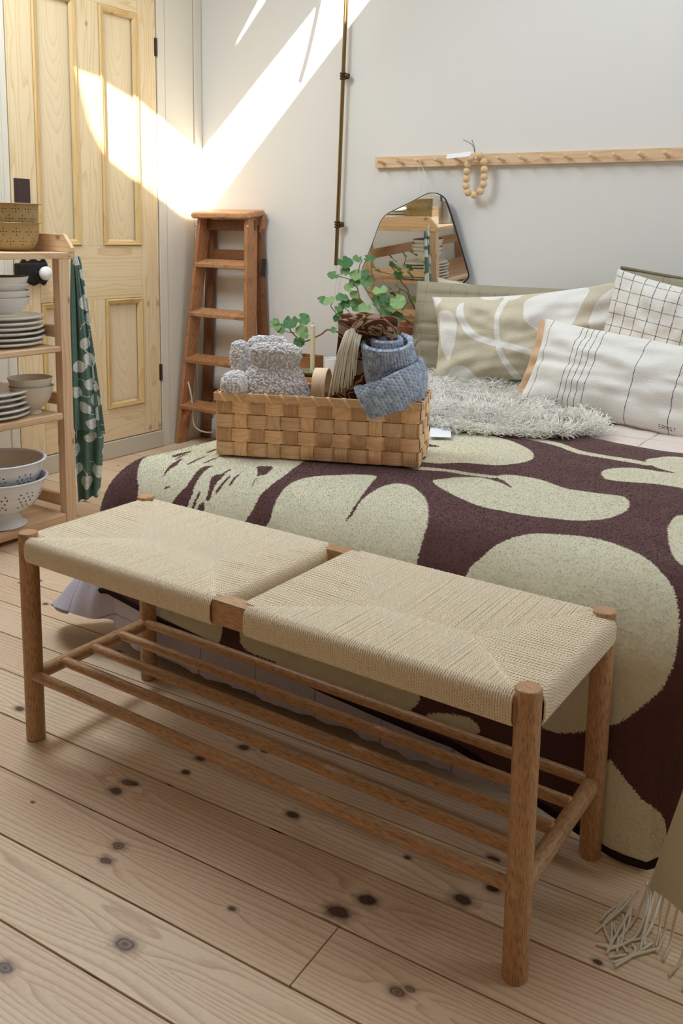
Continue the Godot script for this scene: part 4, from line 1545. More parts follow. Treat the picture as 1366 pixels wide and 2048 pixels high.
func basket_contents() -> void:
	var cm := mat("curl", Color.WHITE, 0.95)
	cm.vertex_color_use_as_albedo = true
	mat("curl_base", rgb(225, 220, 218), 0.95)
	var org := Vector3(-0.385, 0.484, -0.634)
	var body := [[0.03, 0.07, 0.03], [0.06, 0.088, 0.043], [0.12, 0.097, 0.05], [0.165, 0.096, 0.05], [0.19, 0.089, 0.045], [0.21, 0.077, 0.037], [0.227, 0.066, 0.027], [0.238, 0.058, 0.02], [0.25, 0.06, 0.022], [0.264, 0.067, 0.029], [0.28, 0.066, 0.03], [0.291, 0.05, 0.02], [0.295, 0.02, 0.008]]
	var t := thing("hot_water_bottle", "front grey curly sheepskin hot water bottle in the basket", "bottle", org + Basis(Vector3.UP, 0.4) * Vector3(-0.128, 0.01, 0.038), 0.4, "")
	var rings := []
	for q in body: rings.append([Vector3(0.004 * sin(q[0] * 30.0), q[0] - 0.016, 0), q[1], q[2]])
	var b := MB.new()
	loft(b, rings, 30, 0.03, 2.0)
	part(t, "fleece_cover", b, M.curl_base, "", false)
	curls(t, b, 5200, 0.0031)
	t = thing("hot_water_bottle", "grey curly sheepskin hot water bottle tucked behind the front one", "bottle", org + Basis(Vector3.UP, 0.4) * Vector3(-0.165, 0.006, -0.06), 0.2)
	rings = []
	for q in body: rings.append([Vector3(0.01 * sin(q[0] * 20.0), q[0] - 0.006, 0), q[1] * 0.9, q[2] * 0.75])
	b = MB.new()
	loft(b, rings, 30, 0.04, 12.0)
	part(t, "fleece_cover", b, M.curl_base, "", false)
	# the upright ear of its neck flap at the left
	var e := MB.new()
	loft(e, [[Vector3(-0.07, 0.19, 0.03), 0.022, 0.02], [Vector3(-0.073, 0.215, 0.03), 0.028, 0.022], [Vector3(-0.076, 0.245, 0.03), 0.026, 0.02], [Vector3(-0.078, 0.268, 0.03), 0.018, 0.014], [Vector3(-0.078, 0.275, 0.03), 0.004, 0.004]], 14, 0.08, 3.0)
	part(t, "neck_flap", e, M.curl_base, "", false)
	curls(t, b, 4200, 0.0033)
	curls(t, e, 900, 0.0036)
	t = thing("fleece_ball", "small grey sheepskin ball at the left end of the basket", "ball", org + Basis(Vector3.UP, 0.4) * Vector3(-0.222, 0.182, 0.066), 0.4)
	b = MB.new()
	loft(b, [[Vector3(0, -0.034, 0), 0.003, 0.003], [Vector3(0, -0.028, 0), 0.02, 0.02], [Vector3(0, -0.012, 0), 0.033, 0.033], [Vector3(0, 0.008, 0), 0.034, 0.034], [Vector3(0, 0.024, 0), 0.025, 0.025], [Vector3(0, 0.034, 0), 0.004, 0.004]], 18, 0.05, 8.0)
	part(t, "fleece_cover", b, M.curl_base, "", false)
	curls(t, b, 1300, 0.0038)

	# folded throw: brown with pale veins
	var bt := tex(384, 384, func(j: int) -> PackedByteArray:
		var a := PackedByteArray()
		a.resize(384 * 3)
		for k in 384:
			var g := 0.5 + 0.5 * nf.get_noise_2d(k * 0.9, j * 0.9)
			var vein := nz.get_noise_2d(k * 0.16 + j * 0.05, j * 0.26)
			var c := rgb(112, 68, 46).lerp(rgb(80, 48, 36), g)
			if absf(vein + 0.05) < 0.075 + 0.03 * nf.get_noise_2d(k * 0.4, j * 0.4): c = rgb(206, 176, 146).lerp(rgb(170, 138, 110), g)
			elif vein > 0.22: c = rgb(200, 174, 150).lerp(rgb(166, 136, 112), g)
			put(a, k * 3, c)
		return a)
	var fz := M.blanket.heightmap_texture as Texture2D
	var tm := mat("throw", Color.WHITE, 1.0, bt, Vector3(1, 1, 1), fz, 0.3)
	tm.metallic_specular = 0.2
	t = thing("throw", "folded brown patterned wool throw with white fringe standing in the basket", "blanket", org + Basis(Vector3.UP, 0.4) * Vector3(0.1, 0.012, -0.02), 0.4)
	for q in [[-0.026, 0.345, -0.035, 0.0], [0.004, 0.352, -0.004, 0.4], [0.03, 0.338, 0.026, 0.7]]:
		# each fold of the throw: a soft leaf doubled over at the top
		var pts := PackedVector3Array()
		var uv := PackedVector2Array()
		var prof := 26
		for k in prof:
			var s := k / (prof - 1.0)
			var y := 0.0
			var z := 0.0
			if s < 0.42:
				y = lerpf(0.0, q[1] - 0.014, s / 0.42)
				z = 0.014
			elif s > 0.58:
				y = lerpf(q[1] - 0.014, 0.0, (s - 0.58) / 0.42)
				z = -0.014
			else:
				var an := PI * (s - 0.42) / 0.16
				y = q[1] - 0.014 + 0.014 * sin(an)
				z = 0.014 * cos(an)
			for i in 13:
				var x := -0.066 + 0.145 * i / 12.0
				pts.append(Vector3(x + 0.006 * sin(y * 14.0 + q[3] * 5.0), y - 0.02 * pow(maxf(0.0, i / 12.0 - 0.6), 2.0) * 4.0 + 0.004 * sin(i * 0.9 + q[3] * 9.0), q[2] + z + 0.006 * sin(x * 26.0 + y * 9.0 + q[3])))
				uv.append(Vector2(i / 12.0 * 0.55 + q[3], s * 2.0))
		b = MB.new()
		b.sheet(pts, prof, 13, uv, 0.008, 1.0)
		part(t, "fold", b, tm, "", false)
	# the loose end rolled over the front
	var rp := curve3(p3([-0.022, 0.298, 0.05, 0.0, 0.322, 0.056, 0.026, 0.335, 0.058, 0.055, 0.328, 0.058, 0.078, 0.3, 0.056]), 6)
	var rr := PackedFloat32Array()
	for k in rp.size(): rr.append(0.016 + 0.014 * sin(PI * k / (rp.size() - 1.0)))
	b = MB.new()
	b.tube(rp, rr, 16)
	for k in b.t.size(): b.t[k] = b.t[k] * Vector2(6.0, 5.0) + Vector2(0.2, 0.3)
	var loose := part(t, "rolled_end", b, tm, "", false)
	for k in 26:
		var s := k / 25.0
		var x0 := -0.036 + 0.042 * s
		var y0 := 0.318 + 0.01 * sin(s * 3.0)
		var x1 := -0.07 + 0.062 * s + rng.randf_range(-0.006, 0.006)
		var y1 := 0.16 + 0.06 * s * s + rng.randf_range(-0.012, 0.02)
		b = MB.new()
		b.tube(curve3(PackedVector3Array([Vector3(x0, y0, 0.07 + 0.004 * rng.randf()), Vector3(lerpf(x0, x1, 0.35), lerpf(y0, y1, 0.3), 0.086 + 0.006 * rng.randf()), Vector3(lerpf(x0, x1, 0.75), lerpf(y0, y1, 0.7), 0.083 + 0.008 * rng.randf()), Vector3(x1, y1, 0.075 + 0.008 * rng.randf())]), 4), ff(0.0021), 6)
		part(loose, "fringe_strand", b, M.fringe_white, "", false)

	# knitted scarf: rolled up, its end hanging over the rim
	var kt := tex(256, 256, func(j: int) -> PackedByteArray:
		var a := PackedByteArray()
		a.resize(256 * 3)
		for k in 256:
			var cx := k / 16
			var cy := int((j + (8 if cx % 2 == 1 else 0)) / 16) % 16
			var px := (k % 16) / 16.0 - 0.5
			var py := fmod(j + (8 if cx % 2 == 1 else 0), 16) / 16.0 - 0.5
			var knot := 1.0 - sqrt(px * px * 3.2 + py * py * 2.6) * 1.5
			var tone := absf(sin(cx * 12.9 + cy * 78.2) * 43758.5)
			tone = tone - floorf(tone)
			var g := 0.5 + 0.5 * nf.get_noise_2d(k * 0.6, j * 0.6)
			put(a, k * 3, rgb(126, 144, 170).lerp(rgb(226, 232, 240), clampf(0.55 * tone + 0.4 * g + 0.15 * knot, 0, 1)))
		return a)
	var kb := gray(256, 256, func(k: int, j: int):
		var cx := int(k / 16)
		var px := (k % 16) / 16.0 - 0.5
		var py := fmod(j + (8 if cx % 2 == 1 else 0), 16) / 16.0 - 0.5
		return clampf(1.0 - sqrt(px * px * 3.2 + py * py * 2.6) * 1.6 + 0.2 * nf.get_noise_2d(k * 0.8, j * 0.8), 0, 1))
	var sm := mat("knit", Color.WHITE, 1.0, kt, Vector3(1.0 / 0.13, 1.0 / 0.13, 1), kb, 0.45)
	sm.metallic_specular = 0.2
	sm.rim_enabled = true
	sm.rim = 0.4
	t = thing("scarf", "rolled blue-grey chunky knitted scarf hanging over the basket rim", "scarf", org + Basis(Vector3.UP, 0.4) * Vector3(0.16, 0.018, 0.012), 0.4)
	var nu := 110
	var nv := 9
	var pts := PackedVector3Array()
	var uv := PackedVector2Array()
	var l := 0.0
	var prev := Vector3.ZERO
	var ax := Basis(Vector3(1, 0, 0), 0.3) * Basis(Vector3(0, 0, 1), 0.1)
	for i in nu:
		var s := i / (nu - 1.0)
		var an := 2.4 - s * TAU * 2.55
		var r := 0.012 + 0.064 * s
		var c := Vector3(cos(an) * r, 0, sin(an) * r * 0.92)
		if i > 0: l += c.distance_to(prev)
		prev = c
		for k in nv:
			var v := k / (nv - 1.0)
			var hgt := lerpf(0.115, 0.305 - 0.02 * s + 0.005 * sin(s * 19.0), v)
			pts.append(ax * (c * (1.0 + 0.05 * sin(v * PI)) + Vector3(0, hgt - 0.2, 0)) + Vector3(0.01, 0.205, 0.0))
			uv.append(Vector2(l, hgt))
	b = MB.new()
	b.sheet(pts, nu, nv, uv, 0.013, 1.0)
	var roll := part(t, "rolled_part", b, sm, "", false)
	var mid := p3([0.05, 0.185, -0.06, 0.084, 0.19, -0.015, 0.084, 0.188, 0.03, 0.07, 0.184, 0.07, 0.04, 0.172, 0.097, 0.004, 0.158, 0.107, -0.034, 0.146, 0.107])
	var cl := curve3(mid, 8)
	pts = PackedVector3Array()
	uv = PackedVector2Array()
	l = 0.0
	nu = cl.size()
	nv = 9
	for i in nu:
		var s := i / (nu - 1.0)
		var d := (cl[mini(i + 1, nu - 1)] - cl[maxi(i - 1, 0)]).normalized()
		if i > 0: l += cl[i].distance_to(cl[i - 1])
		var acr := Vector3(0, 1, 0)
		acr = (acr - d * acr.dot(d)).normalized()
		for k in nv:
			var v := k / (nv - 1.0) - 0.5
			var wd := lerpf(0.115, 0.07, clampf(s * 1.3, 0, 1))
			var bow := (0.25 - v * v) * 0.05
			var outw := d.cross(acr)
			pts.append(cl[i] + acr * v * wd + (outw if outw.dot(Vector3(cl[i].x, 0, cl[i].z)) > 0.0 else -outw) * bow + Vector3(-0.02 * v * s, 0, 0))
			uv.append(Vector2(l, v * wd))
	b = MB.new()
	b.sheet(pts, nu, nv, uv, 0.012, 1.0)
	var tail := part(t, "hanging_end", b, sm, "", false)
	# a halo of loose mohair
	var hm := mat("mohair", Color.WHITE, 0.9)
	hm.vertex_color_use_as_albedo = true
	var tfs := []
	var cols := []
	for o in [roll, tail]:
		var vs: PackedVector3Array = o.mesh.surface_get_arrays(0)[Mesh.ARRAY_VERTEX]
		var ns: PackedVector3Array = o.mesh.surface_get_arrays(0)[Mesh.ARRAY_NORMAL]
		for n in 1500:
			var k := rng.randi() % vs.size()
			var nn := (ns[k] + Vector3(rng.randf() - 0.5, rng.randf() - 0.5, rng.randf() - 0.5) * 1.5).normalized()
			tfs.append(Transform3D(Basis(Quaternion(Vector3.UP, nn)).scaled(Vector3.ONE * rng.randf_range(0.5, 1.1)), vs[k] + Vector3(rng.randf() - 0.5, rng.randf() - 0.5, rng.randf() - 0.5) * 0.006))
			cols.append(Color(0.58, 0.65, 0.74))
	scatter(t, "mohair", strand(0.013, 0.0003, 0.006).mesh(), hm, tfs, cols)

	var card := MB.new()
	card.box(Vector3(-0.256, 0.4895, -1.035), Vector3(0.062, 0.001, 0.16), 0.0003, Basis(Vector3.UP, 0.5))
	tag(part(self, "card", card, M.paper, "", false), "white paper card lying between basket and sheepskin", "card")


# ---------------------------------------------------------------- shelf
func shelf() -> void:
	var t := thing("shelf", "open new pine shelf stacked with crockery standing before the panel door", "shelf", Vector3(-1.85, 0, -0.13))
	var zf := -0.793
	var zn := 0.53
	for q in [[-1.619, -0.7725], [-2.081, -0.7725], [-1.619, 0.5095], [-2.081, 0.5095]]:
		var b := MB.new()
		b.box(Vector3(q[0], 0.476, q[1]), Vector3(0.038, 0.952, 0.041), 0.002, Basis.IDENTITY, roff())
		part(t, "post", b, M.pine_new)
	for q in [[0.653, 0.021], [0.418, 0.025], [0.053, 0.036]]:
		var y: float = q[0]
		var th: float = q[1]
		var o := Node3D.new()
		# five boards make a shelf
		for k in 5:
			var b := MB.new()
			var wdt := 0.498 / 5.0
			var x := -1.602 + 0.004 - wdt * (k + 0.5)
			b.box(Vector3(x, y - th / 2, (zf + 0.042 + zn - 0.042) / 2), Vector3(wdt - 0.0012, th, zn - zf - 0.084), 0.005 if k == 0 else 0.0015, Basis.IDENTITY, roff())
			part(t, "shelf_board", b, M.pine_new)
		o.free()
	for z in [zf + 0.02, zn - 0.02]:
		for y in [0.70, 0.46, 0.09]:
			var b := MB.new()
			b.box(Vector3(-1.85, y, z), Vector3(0.42, 0.042, 0.02), 0.002, Basis.IDENTITY, roff())
			part(t, "end_rail", b, M.pine_new)
	for k in 3:
		var b := MB.new()
		b.box(Vector3(-1.683 - 0.1673 * k, 0.963, -0.13), Vector3(0.1658, 0.022, 1.36), 0.002, Basis.IDENTITY, roff())
		part(t, "tray_board", b, M.pine_new)
	for z in [zf - 0.007, zn + 0.007]:
		var b := MB.new()
		b.slab(pv([0.0, 0.0, 0.52, 0.0, 0.52, 0.015, 0.478, 0.062, 0.0, 0.062]), 0.014, Transform3D(Basis.IDENTITY, Vector3(-2.105, 0.9745, z)), 0.0015, 1.0, Vector2(0.3, 0.1))
		b.box(Vector3(-1.845, 0.963, z), Vector3(0.52, 0.0225, 0.014), 0.0015, Basis.IDENTITY, roff())
		part(t, "tray_end", b, M.pine_new)
	var b := MB.new()
	b.box(Vector3(-2.098, 1.006, -0.13), Vector3(0.012, 0.062, 1.32), 0.0015, Basis.IDENTITY, roff())
	part(t, "tray_back", b, M.pine_new)
	for y in [0.3, 0.8]:
		b = MB.new()
		b.box(Vector3(-2.095, y, -0.13), Vector3(0.012, 0.06, 1.24), 0.0015, Basis.IDENTITY, roff())
		part(t, "back_rail", b, M.pine_new)


func prof(a: Array) -> PackedVector2Array:
	return pv(a)


func crock(called: String, label: String, cat: String, at: Vector3, p: Array, m: Material, group := "", inner: Array = [], mi: Material = null, seg := 36) -> Node3D:
	var t := thing(called, label, cat, at, 0.0, group)
	var b := MB.new()
	b.lathe([prof(p)], seg)
	part(t, "vessel", b, m, "", false)
	if not inner.is_empty():
		b = MB.new()
		b.lathe([prof(inner)], seg)
		part(t, "inside", b, mi, "", false)
	return t


func holes(t: Node3D, spots: Array, r: float, m: Material, called := "drain_holes") -> void:
	var b := MB.new()
	for q in spots:
		var n: Vector3 = q[1]
		var sd := n.cross(Vector3.UP).normalized()
		var up := sd.cross(n)
		var base := b.v.size()
		b.vert(q[0] + n * 0.0006, n, Vector2.ZERO)
		for k in 10: b.vert(q[0] + n * 0.0006 + (sd * cos(TAU * k / 10.0) + up * sin(TAU * k / 10.0)) * r, n, Vector2.ZERO)
		for k in 10: b.tri(base, base + 1 + k, base + 1 + (k + 1) % 10, n)
	var o := part(t, called, b, m, "", false)
	o.set_meta("kind", "stuff")


func crockery() -> void:
	# top tray: two nested tan strainers, white plates behind, a pot of cutlery
	var deep := [0.0, 0.0, 0.045, 0.0, 0.052, 0.004, 0.066, 0.014, 0.076, 0.032, 0.08, 0.06, 0.0815, 0.094, 0.093, 0.095, 0.093, 0.0975, 0.081, 0.0975, 0.0775, 0.09, 0.075, 0.034, 0.064, 0.017, 0.0, 0.006]
	for k in 2:
		var t := crock("strainer", ["tan enamel strainer with punched flowers, lower of the two on the top shelf", "tan enamel strainer nested in the lower one on the top shelf"][k], "strainer", Vector3(-1.765 + 0.004 * k, 0.975 + 0.064 * k, -0.7 + 0.003 * k), deep, M.tan_enamel, "")
		var sp := []
		for f in 12:
			var a0 := TAU * f / 12.0
			for row in 2:
				var a := a0 + row * TAU / 24.0
				var y := 0.066 if row == 0 else 0.034
				if k == 1: y += 0.012
				for h in 5:
					var da := 0.0
					var dy := 0.0
					if h < 4:
						da = [0.0, 0.125, 0.0, -0.125][h]
						dy = [0.0105, 0.0, -0.0105, 0.0][h]
					var yy := y + dy
					var rr := 0.0803 if yy > 0.06 else lerpf(0.0762, 0.0803, (yy - 0.032) / 0.028)
					if yy < 0.032: rr = lerpf(0.066, 0.0762, (yy - 0.014) / 0.018)
					var n := Vector3(cos(a + da), -0.1, sin(a + da)).normalized()
					if yy < 0.045: n = Vector3(cos(a + da), -0.45, sin(a + da)).normalized()
					sp.append([Vector3(cos(a + da) * rr, yy, sin(a + da) * rr) + n * 0.0003, n])
		holes(t, sp, 0.0019, M.gap)
	var plate := [0.0, 0.0, 0.09, 0.0, 0.1, 0.002, 0.132, 0.0075, 0.1405, 0.011, 0.142, 0.0155, 0.1395, 0.0172, 0.122, 0.0148, 0.086, 0.007, 0.0, 0.0055]
	var back := crock("plate", "lowest white plate of the pile behind the tan strainers", "plate", Vector3(-1.945, 0.976, -0.58), plate, M.stoneware, "white plates at the back of the top shelf")
	for k in range(1, 6): dup(back, Vector3(-1.945 + 0.002 * sin(k * 3.0), 0.976 + 0.0152 * k, -0.58), k * 0.7, "%s white plate of the pile behind the tan strainers" % ["lowest", "second lowest", "third lowest", "third highest", "second highest", "topmost"][k])
	var pot := crock("utensil_pot", "tall dull metal pot of cutlery at the left edge of the top shelf", "pot", Vector3(-1.70, 0.975, -0.478), [0.0, 0.0, 0.045, 0.0, 0.047, 0.002, 0.049, 0.135, 0.047, 0.136, 0.045, 0.006, 0.0, 0.005], M.steel)
	for k in 5:
		var b := MB.new()
		var a := k * 1.3
		b.tube(PackedVector3Array([Vector3(cos(a) * 0.012, 0.01, sin(a) * 0.012), Vector3(cos(a) * 0.036, 0.2 + 0.02 * (k % 3), sin(a) * 0.036)]), ff(0.0055), 8)
		tag(part(self, "cutlery", b, M.porcelain if k % 2 == 0 else M.black, "", false), ["white handled cutlery leaning in the tall pot", "black handled cutlery leaning in the tall pot"][k % 2], "cutlery", ["white handled cutlery", "black handled cutlery"][k % 2])
		var c := get_child(get_child_count() - 1) as Node3D
		c.position = pot.position
	# second shelf: six plates, four bowls on them
	var names := ["lowest", "second", "third", "fourth", "fifth", "topmost"]
	var p0: Node3D
	for k in 6:
		var lb := "cream plate, %s of the six stacked on the second shelf" % names[k]
		var at := Vector3(-1.765 + 0.004 * sin(k * 2.1), 0.654 + 0.0176 * k, -0.632 + 0.004 * cos(k * 1.7))
		if k == 0: p0 = crock("plate", lb, "plate", at, plate, M.stoneware, "cream plates on the second shelf")
		else: dup(p0, at, k * 1.1, lb)
	var bowl := [0.0, 0.0, 0.04, 0.0, 0.055, 0.004, 0.075, 0.018, 0.088, 0.038, 0.0945, 0.056, 0.095, 0.058, 0.0925, 0.058, 0.086, 0.04, 0.072, 0.022, 0.05, 0.009, 0.0, 0.006]
	for k in 4:
		var lb := "white bowl, %s of the four nested on top of the plates" % ["lowest", "second", "third", "topmost"][k]
		var at := Vector3(-1.752 + 0.004 * sin(k * 2.6), 0.7625 + 0.0235 * k, -0.63 + 0.003 * k)
		if k == 0: p0 = crock("bowl", lb, "bowl", at, bowl, M.white_glaze, "white bowls nested on the plates", [0.0, 0.0065, 0.05, 0.0095, 0.072, 0.0225, 0.086, 0.0405, 0.0915, 0.0575], M.bowl_inside)
		else: dup(p0, at, k * 0.9, lb)
	# third shelf: plates cut by the edge of the picture, footed bowls
	for k in 5:
		var lb := "grey plate, %s of the five on the third shelf beside the footed bowls" % ["lowest", "second", "middle", "fourth", "topmost"][k]
		var at := Vector3(-1.745 + 0.005 * sin(k * 1.9), 0.4185 + 0.0195 * k, -0.548)
		if k == 0: p0 = crock("plate", lb, "plate", at, plate, M.stoneware, "grey plates on the third shelf")
		else: dup(p0, at, k, lb)
	var foot := [0.0, 0.0, 0.03, 0.0, 0.031, 0.003, 0.027, 0.012, 0.03, 0.02, 0.05, 0.038, 0.062, 0.058, 0.068, 0.08, 0.0735, 0.096, 0.074, 0.0985, 0.0715, 0.098, 0.065, 0.08, 0.058, 0.058, 0.045, 0.04, 0.02, 0.028, 0.0, 0.027]
	for k in 2:
		crock("footed_bowl", ["grey stoneware footed bowl, lower of the nested pair on the third shelf", "grey stoneware bowl nested inside the footed bowl on the third shelf"][k], "bowl", Vector3(-1.672 - 0.002 * k, 0.4185 + 0.029 * k, -0.678 + 0.003 * k), foot, M.stoneware_grey)
	# bottom shelf: two white footed colanders nested
	var col := [0.0, 0.0, 0.07, 0.0, 0.076, 0.003, 0.074, 0.007, 0.06, 0.018, 0.05, 0.036, 0.048, 0.05, 0.07, 0.056, 0.1, 0.075, 0.122, 0.105, 0.134, 0.142, 0.137, 0.163, 0.146, 0.165, 0.148, 0.169, 0.144, 0.172, 0.135, 0.169, 0.131, 0.143, 0.119, 0.107, 0.098, 0.079, 0.06, 0.061, 0.0, 0.057]
	for k in 2:
		var t := crock("colander", ["white enamel footed colander, lower of the nested pair on the bottom shelf", "white enamel colander with grey inside nested in the lower one"][k], "colander", Vector3(-1.665 - 0.003 * k, 0.0535 + 0.062 * k, -0.545 + 0.002 * k), col, M.enamel, "", [0.0, 0.0575, 0.06, 0.0615, 0.098, 0.0795, 0.119, 0.1075, 0.131, 0.1435, 0.134, 0.166] if k == 1 else [], M.stoneware_grey, 48)
		var sp := []
		for f in 9:
			var a0 := TAU * f / 9.0
			for q in [[0.135, 0.0], [0.132, 0.16], [0.132, -0.16], [0.119, 0.07], [0.119, -0.07], [0.119, 0.2], [0.119, -0.2], [0.106, 0.0], [0.106, 0.14], [0.106, -0.14], [0.093, 0.07], [0.093, -0.07], [0.084, 0.0], [0.084, 0.17], [0.084, -0.17]]:
				var y: float = q[0]
				var rr := lerpf(0.122, 0.134, (y - 0.105) / 0.037)
				var ny := -0.35
				if y < 0.105:
					rr = lerpf(0.1, 0.122, (y - 0.075) / 0.03)
					ny = -0.7
				var a: float = a0 + q[1]
				var n := Vector3(cos(a), ny, sin(a)).normalized()
				sp.append([Vector3(cos(a) * rr, y, sin(a) * rr) + n * 0.0006, n])
		holes(t, sp, 0.0027, M.gap)

	# tea towel hung from the far end of the tray
	var mask := PackedByteArray()
	var w := 384
	var h := 768
	mask.resize(w * h)
	var r2 := RandomNumberGenerator.new()
	r2.seed = 3
	for k in 74:
		var c := Vector2(fmod(k * 0.618 * w + r2.randf() * 40.0, w), (k + r2.randf()) / 74.0 * h)
		var an := r2.randf() * TAU
		var s := r2.randf_range(20.0, 29.0)
		var pl := PackedVector2Array()
		for q in [-1.0, 0.1, -0.7, 0.62, -0.1, 0.8, 0.55, 0.55, 1.0, 0.0, 0.55, -0.6, -0.1, -0.85, -0.7, -0.55]: pl.append(Vector2(q, 0))
		var sh := PackedVector2Array()
		for i in range(0, pl.size(), 2): sh.append(c + Vector2(pl[i].x, pl[i + 1].x).rotated(an) * s)
		fill(mask, w, h, smooth(sh, 5), 255)
		line(mask, w, h, PackedVector2Array([c + Vector2(-1, 0).rotated(an) * s, c + Vector2(-1.5, 0.15).rotated(an) * s, c + Vector2(-1.9, 0.5).rotated(an) * s]), 1.3, 255)
	var tt := tex(w, h, func(j: int) -> PackedByteArray:
		var a := PackedByteArray()
		a.resize(w * 3)
		for k in w:
			var g := nf.get_noise_2d(k * 0.15, j * 2.0) * 0.5 + nf.get_noise_2d(k * 2.0, j * 0.15) * 0.5
			put(a, k * 3, (rgb(222, 228, 222) if mask[j * w + k] > 128 else rgb(98, 128, 116)) * (1.0 + 0.16 * g))
		return a)
	var tm := mat("tea_towel_print", Color.WHITE, 0.95, tt)
	var t := thing("tea_towel", "green tea towel with white leaf print hanging from the shelf end", "towel", Vector3(-1.62, 0.94, -0.85))
	for e in 2:
		var nu := 40
		var nv := 60
		var pts := PackedVector3Array()
		var uv := PackedVector2Array()
		for i in nu:
			var s := i / (nu - 1.0)
			for k in nv:
				var v := k / (nv - 1.0)
				var y := lerpf(0.958, 0.345 if e == 0 else 0.085, v)
				var drop := (0.958 - y) / 0.87
				var wd := 0.016 + (0.135 if e == 0 else 0.105) * pow(drop, 0.75)
				if e == 1: wd = 0.016 + 0.105 * pow(drop, 0.8) * (1.0 - 0.45 * clampf((drop - 0.75) / 0.25, 0, 1))
				var fold := sin(s * 13.0 + e * 1.7 + v * 0.8) * 0.02 * pow(drop, 0.5) + sin(s * 29.0 + v * 3.0) * 0.004
				var base := Vector3(-1.628, y, -0.832 - (0.012 if e == 1 else 0.0))
				base += Vector3(0.62, 0, -0.78) * (wd * (s - 0.22)) + Vector3(0.78, 0, 0.62) * (fold + (0.0 if e == 0 else -0.012))
				base.z = minf(base.z, -0.818)
				pts.append(base + Vector3(0, -0.03 * s * drop if e == 0 else -0.06 * (1.0 - s) * v * v * 0.3, 0))
				uv.append(Vector2(s * wd / 0.40 + e * 0.3, drop * 1.05 + e * 0.13))
		var b := MB.new()
		b.sheet(pts, nu, nv, uv, 0.002, 1.0)
		part(t, "towel_layer", b, tm)
	var lp := MB.new()
	lp.tube(curve3(p3([-1.628, 0.955, -0.833, -1.628, 0.985, -0.818, -1.628, 0.99, -0.81, -1.63, 0.96, -0.83]), 4), ff(0.0018), 6)
	part(t, "hanging_loop", lp, M.string)


